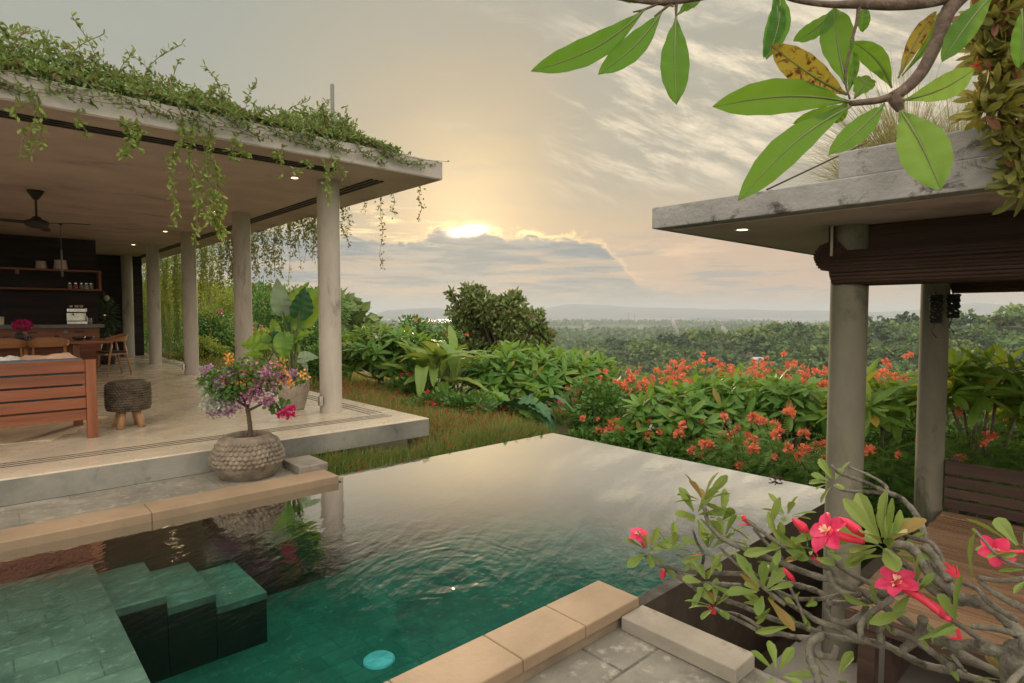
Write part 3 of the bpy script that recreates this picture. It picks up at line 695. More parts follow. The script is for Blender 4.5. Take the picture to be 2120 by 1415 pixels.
MB().box((ex - .16, ey + .02, 1.031), (ex + .16, ey + .18, 1.2)).build('machine_body', m_steel, em, bevel=.01)
MB().box((ex - .17, ey - .12, 1.201), (ex + .17, ey + .18, 1.30)).build('group_head', m_steel, em, bevel=.02)
MB().tube([(ex - .06, ey - .06, 1.17), (ex - .06, ey - .2, 1.15)], [.014, .01], 10).build('portafilter', m_dark, em)
MB().tube([(ex + .13, ey - .08, 1.22), (ex + .16, ey - .12, 1.12), (ex + .17, ey - .12, 1.02)], .006, 8).build('steam_wand', m_steel, em)
MB().lathe([(.012, 0), (.02, .01)], (ex + .06, ey - .125, 1.24), 14).build('gauge', m_white, em)
for k, dx in enumerate((-.08, .01, .09)):
    MB().lathe([(.001, 0), (.025, 0), (.036, .055), (.033, .055), (.022, .006), (.001, .006)], (ex + dx, ey + .03, 1.3005), 16).build('cup', m_ceram if k else m_steel, em, smooth=True)
x, y = tx(186, 14.95); lat('milk_jug', [(.001, 0), (.05, 0), (.055, .05), (.045, .1), (.05, .12), (.045, .12), (.001, .02)], plain('grey_enamel', (.22, .23, .24), .35), (x, y), .966, 'small grey milk jug beside the espresso machine', 'jug')
x, y = tx(4, 14.9); lat('candle', [(.001, 0), (.045, 0), (.045, .16), (.03, .155), (.001, .15)], plain('cream_wax', (.72, .66, .5), .6), (x, y), .966, 'thick cream candle on the counter at the left border', 'candle')
# dark leafy plant by the counter end
qx, qy = tx(222, 16.6)
ip = thing('indoor_plant', 'dark leafy plant with one pale bloom standing between the counter and a column', 'plant', (qx, qy, 0))
MB().lathe([(.001, 0), (.14, 0), (.18, .3), (.16, .3), (.001, .26)], (qx, qy, 0), 24).build('planter', m_dark, ip, smooth=True)
n = 240; dd = rdir(n); pp = np.array([qx, qy, 1.05]) + dd * np.array([.2, .2, .5]) * rnd(.3, 1, (n, 1))
m_dleaf = leafm('dark_indoor_leaf', (.02, .045, .018), (.04, .075, .03), (.06, .1, .03), .25)
MB().leaves(pp, dd + np.array([0, 0, -.3]), rdir(n) + np.array([0, 0, 1.2]), rnd(.1, .18, n), .05, T_LANCE).build('foliage', m_dleaf, ip)
g = MB(); [g.tube([(qx, qy, .25), (qx + rnd(-.08, .08), qy + rnd(-.08, .08), rnd(.8, 1.4))], .008, 6) for k in range(6)]; g.build('stem', m_stem, ip)
MB().lathe([(.001, 0), (.045, .03), (.06, .09), (.03, .14), (.001, .15)], (qx, qy - .1, 1.46), 16).build('bloom', plain('pale_bloom', (.45, .5, .36), .6), ip, smooth=True)
# ceiling fan
fx, fy = .68, 9.8
fan = thing('ceiling_fan', 'dark three blade ceiling fan hanging under the pavilion ceiling', 'ceiling fan', (fx, fy, 2.763))
MB().lathe([(.001, 2.763), (.095, 2.763), (.08, 2.73), (.035, 2.66), (.02, 2.645), (.001, 2.645)], (fx, fy, 0), 28).build('ceiling_cup', m_dark, fan, smooth=True)
MB().lathe([(.013, 2.65), (.013, 2.42)], (fx, fy, 0), 12).build('down_rod', m_dark, fan, smooth=True)
MB().lathe([(.001, 2.44), (.04, 2.43), (.06, 2.40), (.125, 2.375), (.13, 2.34), (.11, 2.31), (.05, 2.285), (.001, 2.28)], (fx, fy, 0), 32).build('motor', m_dark, fan, smooth=True)
for a in (-43, 77, 197):
    ca, sa = math.cos(R(a)), math.sin(R(a)); b_ = MB(); V = []
    for k in range(9):
        u = k / 8; r_ = .10 + .60 * u; hw = .045 + .03 * math.sin(u * 2.6) - .03 * u ** 4; tw = .012 * (1 - u)
        for s_ in (-1, 1):
            for z in (0, .007): V.append((fx + ca * r_ - sa * hw * s_, fy + sa * r_ + ca * hw * s_, 2.345 + tw * s_ + z - .02 * u * u))
    q = [(4 * k + i, 4 * k + j, 4 * k + 4 + j, 4 * k + 4 + i) for k in range(8) for i, j in ((0, 2), (2, 3), (3, 1), (1, 0))]
    b_.add(V, [np.array(q), np.array([(0, 1, 3, 2), (32, 34, 35, 33)])]); b_.build('blade', m_dark, fan)
# slim pendant over the table
qx, qy = .84, 9.16; qd = at(125, 462, 10.4)
pn = thing('pendant_lamp', 'slim grey tube pendant hanging from the ceiling over the table', 'pendant lamp', (qd[0], qd[1], 2.763))
MB().lathe([(.001, 2.763), (.03, 2.763), (.03, 2.735), (.001, 2.735)], (qd[0], qd[1], 0), 16).build('ceiling_rose', m_dark, pn)
MB().lathe([(.006, 2.74), (.006, 2.30), (.016, 2.295), (.016, 1.83), (.001, 1.83)], (qd[0], qd[1], 0), 14).build('tube', plain('grey_tube', (.20, .19, .18), .4), pn, smooth=True)

# ================================================================ RIGHT PAVILION: blinds, daybed, ropes
m_blind = surf('dark_bamboo_blind', (.036, .022, .016), (.085, .052, .038), 6, .75, .4, 30, (1, .05, 1), spec=.2)
m_blind2 = surf('dark_bamboo_blind_side', (.036, .022, .016), (.085, .052, .038), 6, .75, .4, 30, (.05, 1, 1), spec=.2)
def roll(name, p, q, r, flat, mat, label, grp='rolled bamboo blinds under the small pavilion roof'):
    t = thing(name, label, 'blind', p, grp); p = np.array(p, float); q = np.array(q, float); d = nrm(q - p); n_ = 60
    g = MB(); rr = []; P = [p + (q - p) * k / n_ for k in range(n_ + 1)]
    uz = np.array([0, 0, 1.0]); vz = np.cross(d, uz)
    for j in range(30):
        a_ = j * 2 * math.pi / 30; rj = r * (1 + .05 * math.sin(a_ * 2 + 1) + .03 * math.sin(a_ * 5))
        g.tube([x_ + (vz * math.cos(a_) + uz * math.sin(a_)) * rj + d * rnd(-.004, .004) - uz * .012 * math.sin(math.pi * i / 10 + j) * .3 for i, x_ in enumerate(P[::6])], r * .125, 6)
    g.tube(P, r * .96, 16)
    g.build('roll', mat, t, smooth=True)
    e = MB(); sp = [];  u = np.array([0, 0, 1.0]); v = np.cross(d, u)
    for k in range(80):
        a = k * .33; rr_ = r * .95 * k / 80; sp.append(p - d * .004 + (v * math.cos(a) + u * math.sin(a)) * rr_)
    e.tube(sp, .004, 5); e.build('roll_end', mat, t)
    for z0, z1, o_ in flat:
        sd = np.cross(d, (0, 0, 1)); c = p + sd * o_; h = MB()
        nn = 14
        for k in range(nn):
            za, zb = z0 + (z1 - z0) * k / nn, z0 + (z1 - z0) * (k + .95) / nn
            a_ = c.copy(); b_ = q + sd * o_; a_[2] = b_[2] = (za + zb) / 2
            h.bar(a_, b_, .012, zb - za)
        h.build('hanging_slats', mat, t)
    return t
roll('bamboo_blind', (3.66, 1.27, 1.45), (3.66, -1.2, 1.45), .094, ((1.50, 1.69, -.06),), m_blind, 'dark rolled bamboo blind across the front of the small pavilion')
roll('bamboo_blind', (3.60, 1.285, 1.52), (9.0, 1.285, 1.52), .075, ((1.58, 1.688, .0),), m_blind2, 'dark rolled bamboo blind seen end on beside the near column')
roll('bamboo_blind', (5.72, 1.12, 1.42), (5.72, -1.2, 1.42), .062, ((1.46, 1.688, .05),), m_blind, 'dark rolled bamboo blind at the back of the small pavilion')
m_strap = plain('pale_strap', (.42, .36, .30), .8)
tag(MB().box((3.585, 1.262, 1.50), (3.592, 1.275, 1.688)).build('blind_strap', m_strap, org=(3.59, 1.27, 1.6)), 'narrow pale strap holding up the rolled front blind', 'strap')
# rope bundles on the far column
m_rope = plain('black_rope', (.014, .018, .014), .8)
def rope(px, py, d, sz, label):
    c = at(px, py, d); t = thing('rope_bundle', label, 'rope', c, 'rope bundles tied on the far pavilion column')
    g = MB(); k_ = np.arange(150); a = k_ * .5
    g.tube(np.stack([c[0] + .035 * np.cos(a) * np.sin(a * .113 + 1), c[1] + .035 * np.sin(a * 1.03), c[2] + sz * np.sin(a * .217)], 1), .008, 6); g.build('coil', m_rope, t, smooth=True)
    MB().tube([c + (0, 0, sz * .9), c + (-.03, .03, sz + .1), c + (-.06, .05, sz + .2)], .004, 6).build('cord', m_rope, t); MB().tube([c - (0, 0, sz * .8), c - (.02, -.02, sz + .07), c - (.0, .01, sz + .12)], .004, 6).build('cord', m_rope, t)
rope(1938, 640, 4.5, .10, 'left black rope bundle hung on the far pavilion column')
rope(1974, 634, 4.5, .085, 'right black rope bundle hung on the far pavilion column')
# daybed
m_bam = wood('bamboo_strip', (.20, .115, .065), (.36, .235, .145), 1, 12, .5)
m_bamd = wood('dark_daybed_timber', (.055, .034, .025), (.10, .062, .045), 1, 10, .6)
db = thing('daybed', 'timber daybed with bamboo strip seat and slatted backrest in the small pavilion', 'daybed', (4.7, .2, -.8))
g = MB()
k = 0; x = 3.42
while x < 5.58:
    wd = .026 + .008 * random.random(); g.box((x, -1.4, -.372), (x + wd, 1.10 + random.uniform(-.004, .004), -.345 + random.uniform(-.004, .004))); x += wd + .007
g.build('seat_strips', m_bam, db)
MB().box((3.40, 1.04, -.45), (5.60, 1.09, -.374)).box((3.40, -1.4, -.45), (3.46, 1.039, -.374)).build('seat_frame', m_bamd, db, bevel=.004)
for x, y in ((3.42, .95), (5.50, .95)): MB().box((x, y, -.806), (x + .08, y + .08, -.451)).build('leg', m_bamd, db, bevel=.004)
MB().box((3.52, .9, -.80), (5.4, .93, -.46)).build('apron', m_bamd, db)
for z0, z1 in ((-.055, .045), (-.150, -.075), (-.235, -.165), (-.325, -.252)):
    MB().box((5.60, -1.4, z0), (5.63, 1.11, z1)).build('back_slat', m_bamd, db, bevel=.003)
for y in (1.03, -.4): MB().box((5.632, y, -.5), (5.69, y + .06, .06)).build('back_post', m_bamd, db)
# stay wire to the planter
wa, wb = at(1588, 393, 3.0), at(1800, 293, 3.6)
tag(MB().tube([wa, wb], .005, 6).build('stay_wire', m_dark, org=wa), 'thin dark stay wire sloping up from the roof slab into the grass', 'wire')

# ================================================================ PLANTS
m_bark = surf('grey_bark', (.13, .11, .085), (.24, .21, .17), 12, .85, .5, 40, (1, 1, .4))
m_barkd = surf('brown_bark', (.06, .042, .028), (.12, .085, .058), 12, .85, .5, 40, (1, 1, .4))
m_plum = leafm('frangipani_leaf', (.055, .15, .026), (.125, .225, .045), (.30, .45, .05), .38, .4, (.32, .26, .05), .035)
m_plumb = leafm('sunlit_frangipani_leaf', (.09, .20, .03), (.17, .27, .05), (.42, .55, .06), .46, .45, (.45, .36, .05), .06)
m_plumd = leafm('deep_frangipani_leaf', (.022, .075, .024), (.055, .135, .04), (.10, .20, .04), .25, .3, (.28, .22, .05), .02)
m_tree = leafm('rusty_tree_leaf', (.085, .14, .038), (.155, .19, .062), (.14, .18, .04), .28, .5, (.16, .095, .045), .10)
m_heli = leafm('banana_leaf', (.085, .17, .035), (.16, .25, .055), (.32, .42, .06), .4, .4)
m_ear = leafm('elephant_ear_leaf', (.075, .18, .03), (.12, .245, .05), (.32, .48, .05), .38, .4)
m_eard = leafm('dark_ear_leaf', (.02, .075, .028), (.035, .105, .04), (.05, .13, .03), .15, .35)  # deeper green leaf tone
m_earp = leafm('pale_ear_leaf', (.20, .29, .20), (.26, .35, .25), (.25, .38, .16), .25, .45)
m_fern = leafm('feathery_leaf', (.07, .165, .028), (.125, .235, .045), (.22, .36, .05), .34, .5)
m_orange = leafm('orange_petal', (.84, .22, .13), (.92, .36, .24), (.9, .26, .13), .3, .5, (.92, .40, .14), .15)
m_red = leafm('red_petal', (.62, .02, .03), (.75, .05, .06), (.7, .04, .04), .3)
m_whitef = leafm('white_petal', (.66, .64, .55), (.78, .74, .62), (.6, .55, .35), .25)
m_shrub = leafm('shrub_leaf', (.045, .125, .025), (.10, .20, .04), (.13, .22, .035), .3, .45)
m_shruby = leafm('yellow_green_leaf', (.12, .18, .03), (.19, .24, .045), (.42, .46, .06), .4, .5)
m_pinkf = leafm('pink_bract', (.50, .13, .20), (.62, .22, .30), (.5, .15, .2), .3)

def rosette(g, c, ax, n, L, W, tm, lo=25, hi=95, jit=.12):
    ax = nrm(ax); u = nrm(np.cross(ax, rdir(1)[0])); v = np.cross(ax, u)
    k = np.arange(n); a = k * 2.4 + rnd(0, 6.28); el = np.radians(lo + (hi - lo) * (k / max(1, n - 1)) ** .8 + rnd(-8, 8, n))
    d = ax * np.cos(el)[:, None] + (u * np.cos(a)[:, None] + v * np.sin(a)[:, None]) * np.sin(el)[:, None] + RNG.normal(size=(n, 3)) * jit * .5
    g.leaves(c + d * .015, d, ax + RNG.normal(size=(n, 3)) * .15, L * rnd(.7, 1.12, n), W * rnd(.8, 1.1, n), tm)
def flower5(g, c, ax, r):
    ax = nrm(ax); u = nrm(np.cross(ax, rdir(1)[0])); v = np.cross(ax, u); a = np.arange(5) * 1.2566
    d = (u * np.cos(a)[:, None] + v * np.sin(a)[:, None]) + ax * .35
    g.leaves(c, d, ax, r, r * .75, T_PET)
def plumeria(label, base, fork_h, cen, rad, ntip, nl, L, lm=None, flowers=0, group=None, seed=1, name='frangipani_tree', r0=.05, zlo=-.25):
    st = RNG.bit_generator.state; rng = np.random.default_rng(seed)
    t = thing(name, label, 'tree', base, group); base = np.array(base); cen = np.array(cen); rad = np.array(rad)
    tips = []
    while len(tips) < ntip:
        d = nrm(rng.normal(size=3))
        if d[2] < zlo: continue
        p = cen + d * rad * rng.uniform(.62, 1.0)
        if all(np.linalg.norm(p - q) > L * .55 for q in tips) or rng.random() < .12: tips.append(p)
    tips = np.array(tips); fork = base + np.array([0, 0, fork_h]) + (cen - base) * np.array([.25, .25, 0])
    nodes = cen + nrm(rng.normal(size=(8, 3)) * [1, 1, .5] + [0, 0, .1]) * rad * .5 - np.array([0, 0, rad[2] * .25])
    tr = MB(); tr.tube([base - [0, 0, .15], base + (fork - base) * .5 + rng.normal(size=3) * .03, fork], [r0 * 1.15, r0 * .95, r0 * .85], 8, smooth_path=3)
    for q in nodes:
        m_ = fork * .5 + q * .5 + rng.normal(size=3) * rad * .07; tr.tube([fork, m_, q], [r0 * .7, r0 * .5, r0 * .36], 7, smooth_path=3)
    for p in tips:
        q = nodes[np.argmin(np.linalg.norm(nodes - p, axis=1))]; m_ = (q + p) / 2 - [0, 0, .06 * np.linalg.norm(p - q)]
        tr.tube([q, m_, p], [r0 * .36, r0 * .28, r0 * .22], 6, smooth_path=2)
    tr.build('trunk', m_bark, t, smooth=True)
    lf = MB()
    for p in tips:
        rosette(lf, p, (p - cen) / rad * .6 + [0, 0, .9], nl, L, L * .29, T_LANCE, 30, 108)
    lf.build('crown', lm or m_plum, t)
    if flowers:
        for p in tips[rng.choice(len(tips), min(flowers, len(tips)), replace=False)]:
            f = MB()
            for k in range(5): flower5(f, p + rng.normal(size=3) * .035 + [0, 0, .06], rng.normal(size=3) * .7 + [0, 0, 1], .036)
            f.build('flower_cluster', m_whitef, t)
    RNG.bit_generator.state = st; return t
def bush(name, label, c, rad, n, lm, L, W, tm=T_OVAL, cat='bush', group=None, blooms=None, lumps=9, base=None, stems=7, sm=None):
    "a shrub: lumpy shell of leaves over stems rising from one foot"
    c = np.array(c, float); rad = np.array(rad, float); base = np.array(base if base is not None else (c[0], c[1], c[2] - rad[2]))
    t = thing(name, label, cat, base, group)
    lc = nrm(RNG.normal(size=(lumps, 3)) + [0, 0, .3]) * rnd(.35, .72, (lumps, 1)); lr = rnd(.30, .5, lumps)
    k = RNG.integers(0, lumps, n); d = rdir(n); q = lc[k] + d * lr[k][:, None] * (rnd(0, 1, n)[:, None] ** .4)
    pos = c + q * rad; dirs = nrm(d + q * .6 + [0, 0, .1] + rdir(n) * .7)
    MB().leaves(pos, dirs, rdir(n) * .7 + [0, 0, 1], L * rnd(.65, 1.2, n), W * rnd(.7, 1.2, n), tm).build('foliage', lm, t)
    s_ = MB()
    for q in lc[:stems]: s_.tube([base - [0, 0, .05], base * .5 + (c + q * rad) * .5 + RNG.normal(size=3) * rad * .06, c + q * rad], [.02 * rad[2] + .006, .014 * rad[2] + .004, .005], 6, smooth_path=2)
    s_.build('stem', sm or m_barkd, t)
    for bn, bm, cnt, r_ in (blooms or ()):
        q = nrm(RNG.normal(size=(cnt, 3)) + [0, 0, .5]); p = c + q * rad * rnd(.8, 1.02, (cnt, 1))
        for z in p:
            f = MB(); m_ = 14; dd = rdir(m_); f.leaves(z + dd * r_ * .3, dd, rdir(m_), r_, r_ * .75, T_PET); f.build(bn, bm, t)
    return t

# ---------------------------------------------------------------- bank of ground cover between deck and pool
def bz(x, y):
    x = np.asarray(x, float); y = np.asarray(y, float)
    return -.42 + .16 * smoothstep(5.6, 6.4, y) + .05 * np.sin(x * 2.1) * np.cos(y * 1.7) - .085 * np.maximum(0, x - 4.4) ** 1.35 + .10 * smoothstep(5.5, 8, y) - .25 * smoothstep(5.3, 4.95, y) * smoothstep(4.0, 5.4, x)
xs, ys = np.meshgrid(np.linspace(2.33, 7.5, 60), np.concatenate([np.linspace(4.895, 6, 14), np.linspace(6.2, 26, 60)]), indexing='ij')
V = np.stack([xs, ys, bz(xs, ys)], 2).reshape(-1, 3); ny = xs.shape[1]
F = np.array([(i * ny + j, (i + 1) * ny + j, (i + 1) * ny + j + 1, i * ny + j + 1) for i in range(59) for j in range(ny - 1)])
g = MB(); g.add(V, [F]); tag(g.build('garden_bank', surf('bank_soil', (.05, .05, .022), (.09, .085, .035), 3, .95, .3, 20), smooth=True), kind='structure')
m_grass = leafm('bank_grass', (.13, .19, .04), (.42, .32, .11), (.26, .24, .06), .35, .6)
m_grassg = leafm('bank_green', (.045, .13, .025), (.13, .19, .035), (.10, .17, .03), .3, .6)
def tufts(n, x0, x1, y0, y1, keep):
    x = rnd(x0, x1, n); y = rnd(y0, y1, n); k = keep(x, y) & ~((x < 3.86) & (y > 5.58)); x, y = x[k], y[k]; return np.stack([x, y, bz(x, y) - .01], 1)
P1 = tufts(26000, 2.36, 5.6, 4.93, 5.62, lambda x, y: y < 5.62)
P2 = tufts(30000, 3.86, 7.4, 4.95, 9.5, lambda x, y: (x < 4.9 + (y - 4.9) * .9))
def blades(P, L0, L1, lean):
    n = len(P); d = rdir(n) * lean + [0, 0, 1]; return P, d, rdir(n), rnd(L0, L1, n)
def edge(L, p): return L * np.where(p[:, 1] < 5.75, np.clip(.22 + (p[:, 1] - 4.95) * 1.2, .22, .9), 1)
g = MB(); p, d, u, L = blades(P1, .10, .30, .75); L = edge(L, p); sel = RNG.random(len(p)) < .8; g.leaves(p[sel], d[sel], u[sel], L[sel], .012, T_BLADE)
tag(g.build('ground_cover', m_grassg), kind='stuff')
g = MB(); p, d, u, L = blades(P2, .06, .20, .7); L = edge(L, p); g.leaves(p, d, u, L, .010, T_BLADE); p, d, u, L = blades(P1[::4], .16, .36, .6); L = edge(L, p); g.leaves(p, d, u, L, .007, T_BLADE)
P3 = tufts(9000, 3.86, 9, 9.5, 22, lambda x, y: x > 0); p, d, u, L = blades(P3, .12, .3, .7); g.leaves(p, d, u, L, .02, T_BLADE)
tag(g.build('grass', m_grass), kind='stuff')
g = MB(); pk = np.concatenate([P1[RNG.integers(0, len(P1), 420)], P2[RNG.integers(0, len(P2), 620)]]); pk[:, 2] += edge(rnd(.05, .22, len(pk)), pk)
for k in range(4): g.leaves(pk, rdir(len(pk)) + [0, 0, .3], rdir(len(pk)), .022, .016, T_DIA)
tag(g.build('tiny_red_flowers', m_red), kind='stuff')

# ---------------------------------------------------------------- frangipanis, dark tree, broad leaved plants beyond the pool
def gpt(px, d, dz=0.0):
    p = at(px, HOR, d); z = max(float(bz(p[0], p[1])), -1.25) if (2.4 < p[0] < 7.2 and p[1] > 4.95) else -1.25
    return np.array([p[0], p[1], z + dz])
b0 = gpt(782, 11.2); plumeria('rounded frangipani tree dotted with white flowers right of the front column', b0, .35, at(800, 745, 11.2), (.95, .95, .62), 95, 15, .27, m_plum, 14, None, 3, r0=.06, zlo=-.35)
b0 = gpt(1090, 11.2); plumeria('spreading frangipani with bare grey limbs in front of the dark tree', b0, .25, at(1090, 790, 11.2), (1.25, 1.2, .62), 84, 15, .34, m_plum, 6, None, 8, r0=.045, zlo=-.1)
b0 = gpt(1190, 11.8); plumeria('paler frangipani behind the left end of the orange flowers', b0, .3, at(1200, 785, 12.0), (.7, .7, .46), 36, 14, .33, m_plum, 2, None, 12, r0=.04, zlo=-.1)
SH_LANCE = ([0, .1, .25, .45, .62, .78, .9, .97, 1], [.05, .22, .58, .92, 1, .86, .52, .2, .02])
SH_HEART = ([0, .03, .1, .2, .32, .5, .7, .86, .96, 1], [.25, .62, .9, 1, .98, .84, .58, .30, .10, .01])
SH_PAD = ([0, .08, .2, .4, .6, .8, .93, 1], [.06, .45, .8, 1, .98, .8, .45, .03])
def veinleaf(g, rib, b_, e, W, bow=0.0, droop=.05, shape=SH_LANCE, nv=24, up=None, cup=.12, wav=.006, rows=60, rr=.0042, vh=.0011):
    "leaf on a curved midrib with side veins: bow = sideways sag, droop = backward bend"
    b_, e = np.array(b_), np.array(e); ax = e - b_; L = np.linalg.norm(ax); ax = ax / L
    view = nrm(CAMP - (b_ + e) / 2 + np.array([0, 0, .25])) if up is None else nrm(np.array(up)); sd = nrm(np.cross(ax, view)); nn = np.cross(sd, ax)
    ts = np.linspace(0, 1, rows); wd = np.interp(ts, *shape) * W
    C = b_ + ax * (ts * L)[:, None] + sd * (bow * np.sin(ts * math.pi))[:, None] + nn * (L * droop * (.6 * np.sin(ts * math.pi) - ts ** 2))[:, None]
    us = np.array([-.5, -.4, -.28, -.14, 0, .14, .28, .4, .5]); m_ = len(us)
    T2, U2 = np.meshgrid(ts, us, indexing='ij'); A2_ = np.abs(U2); wd2 = wd[:, None]
    off = cup * A2_ * wd2 - .012 * W * np.cos(U2 * 9) + wav * A2_ * np.sin(T2 * 30 + U2 * 4) + vh * np.abs(np.sin(math.pi * (T2 * nv - A2_ * 2.2))) * (A2_ > .05)
    back = -.10 * W * np.clip(.18 - T2, 0, 1) / .18 * A2_ * 2 if shape is SH_HEART else 0 * T2
    V = C[:, None] + sd * (U2 * wd2)[..., None] + nn * off[..., None] + ax * back[..., None] * 1.6
    g.add(V.reshape(-1, 3), [np.array([(k * m_ + j, k * m_ + j + 1, (k + 1) * m_ + j + 1, (k + 1) * m_ + j) for k in range(rows - 1) for j in range(m_ - 1)])])
    if rib is not None: rib.tube(C[:-1] - nn * .0005, np.linspace(rr, rr * .2, rows - 1) * (W / .09) ** .5, 6)
# the dark tree: lobes of foliage on a forked trunk
def lobetree(name, label, base, lobes, n, L, lm, cat='tree', group=None, r0=.16):
    base = np.array(base, float); t = thing(name, label, cat, base, group); g = MB(); s_ = MB()
    tot = sum(r ** 2 for _, r in lobes); top = base + [0, 0, .35 * (max(c[2] for c, _ in lobes) - base[2])]
    s_.tube([base - [0, 0, .3], (base + top) / 2 + RNG.normal(size=3) * .05, top], [r0 * 1.2, r0, r0 * .85], 9, smooth_path=3)
    for c, r in lobes:
        c = np.array(c); m_ = max(30, int(n * r * r / tot)); sub = nrm(RNG.normal(size=(14, 3))) * r * .72; k = RNG.integers(0, 14, m_)
        d = rdir(m_); q = sub[k] + d * (r * .40 * rnd(0, 1, (m_, 1)) ** .45)
        g.leaves(c + q * [1, 1, .92], nrm(d + rdir(m_) * .8 + [0, 0, .15]), rdir(m_) + [0, 0, .6], L * rnd(.6, 1.25, m_), L * .5 * rnd(.7, 1.2, m_), T_OVAL)
        s_.tube([top, (top + c) / 2 + RNG.normal(size=3) * r * .15, c], [r0 * .6, r0 * .35, r0 * .1], 6, smooth_path=2)
        for z in sub[::2]: s_.tube([c, c + z], [r0 * .12, .01], 5)
    g.build('crown', lm, t); s_.build('trunk', m_barkd, t, smooth=True); return t
D = 20.0; LB = [((1030, 700), 1.25), ((962, 642), .55), ((978, 608), .34), ((1000, 640), .5), ((1066, 626), .36), ((1058, 655), .6), ((1098, 668), .5), ((1122, 705), .48), ((955, 700), .62), ((1090, 735), .75), ((985, 745), .8), ((1020, 760), .9), ((1110, 750), .5), ((940, 735), .5), ((1040, 645), .5), ((935, 612), .16)]
lobetree('broadleaf_tree', 'dark rusty green tree standing alone against the hazy plain', at(1040, 860, D), [(at(x, y, D + random.uniform(-.8, .8)), r) for (x, y), r in LB], 15000, .19, m_tree)
# banana-like clump
def paddles(name, label, base, specs, lm, cat, tm=T_PAD, stalk=.012, group=None, d0=9.5):
    base = np.array(base, float); t = thing(name, label, cat, base, group); s_ = MB()
    for (bx, by, tx_, ty, wpx, dd, mat_) in specs:
        b_ = at(bx, by, d0 + dd); e = at(tx_, ty, d0 + dd + random.uniform(-.1, .1)); L = np.linalg.norm(e - b_); W = wpx * (d0 + dd) / FPX
        l_ = MB(); view = nrm(CAMP - b_); upv = view + np.array([0, 0, .7]) + RNG.normal(size=3) * .3
        veinleaf(l_, None, b_, e, W, rnd(-.04, .04) * L, rnd(.05, .25), SH_HEART if tm is T_BIG else SH_PAD, 9 if tm is T_BIG else 22, upv, .22, .02 * W / .2, 30, vh=.02 * W)
        l_.build('leaf', mat_ or lm, t, smooth=True)
        s_.tube([base, (base + b_) / 2 + RNG.normal(size=3) * .02, b_, b_ * .5 + e * .5 - nrm(upv) * .004], [stalk * 1.4, stalk * 1.1, stalk * .8, .003], 7, smooth_path=2)
    s_.build('stalk', m_stem, t, smooth=True); return t
def clump(name, label, base, n, L, W, shape, lms, spread, cat, nv, feet=.25, el=(.35, 1.35), tall=.4):
    base = np.array(base, float); t = thing(name, label, cat, base); st = MB()
    for k in range(n):
        a = rnd(0, 6.28); e_ = rnd(*el); f = base + np.array([rnd(-feet, feet), rnd(-feet, feet), 0]); d = np.array([math.cos(a) * math.cos(e_), math.sin(a) * math.cos(e_), math.sin(e_)])
        b_ = f + nrm(d * [.7, .7, 1] + [0, 0, .5]) * tall * rnd(.5, 1.2); l_ = L * rnd(.65, 1.15); e = b_ + nrm(d - [0, 0, spread * rnd(.3, 1)]) * l_
        g = MB(); veinleaf(g, None, b_, e, W * rnd(.75, 1.15), rnd(-.05, .05) * l_, rnd(.15, .42), shape, nv, np.array([0, 0, 1]) + nrm(np.array([math.cos(a), math.sin(a), 0])) * -.6 + rdir(1)[0] * .35, .3, .02, 26, vh=.02 * W); g.build('leaf', random.choice(lms), t, smooth=True)
        st.tube([f - [0, 0, .05], (f + b_) / 2 + rdir(1)[0] * .02, b_, b_ * .6 + e * .4 - [0, 0, .01]], [.016, .012, .009, .003], 6, smooth_path=2)
    st.build('stalk', m_stem, t, smooth=True); return t
m_heli2 = leafm('bright_banana_leaf', (.13, .21, .04), (.19, .26, .06), (.40, .46, .07), .42, .4)  # brighter leaf tone, mixed in at random
b0 = at(918, 832, 10.4); clump('banana_plant', 'bright yellow green banana clump with arching paddle leaves', b0 + [0, 0, .05], 44, .90, .21, SH_PAD, [m_heli, m_heli2], .5, 'plant', 16, .32, (.35, 1.4), .42)
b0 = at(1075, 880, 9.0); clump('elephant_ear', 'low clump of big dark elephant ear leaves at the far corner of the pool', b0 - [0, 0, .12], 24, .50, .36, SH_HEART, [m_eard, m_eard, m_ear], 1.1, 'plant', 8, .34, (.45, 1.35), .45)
for (px, py, d, r, lb) in ((905, 852, 8.8, (.55, .5, .32), 'low green shrub with red blooms beside the ground cover bank'), (975, 862, 8.6, (.5, .5, .36), 'low green shrub with red blooms between bank and elephant ears'), (1015, 800, 10.5, (.7, .6, .5), 'dense green shrub behind the elephant ear clump'), (845, 815, 10.0, (.5, .5, .36), 'low green shrub under the white flowered frangipani'), (1250, 838, 9.6, (.7, .7, .4), 'dense green shrub behind the left orange flowers')):
    c = at(px, py, d); bush('flowering_shrub', lb, c, r, 2600, m_shrub, .075, .038, blooms=(('bloom', m_red, 5, .03),) if 'red' in lb else None, base=(c[0], c[1], c[2] - r[2] * 1.5))
for (px, py, d, r, lb) in ((705, 735, 14.0, (.7, .7, .55), 'green shrub half hidden behind the front column'), (890, 705, 15.0, (1.1, 1.0, .6), 'reddish flowering shrub left of the dark tree')):
    c = at(px, py, d); bush('flowering_shrub', lb, c, r, 3000, m_shrub, .10, .05, blooms=(('bloom', m_orange, 9, .05),) if 'reddish' in lb else None, base=(c[0], c[1], c[2] - r[2] * 1.6))

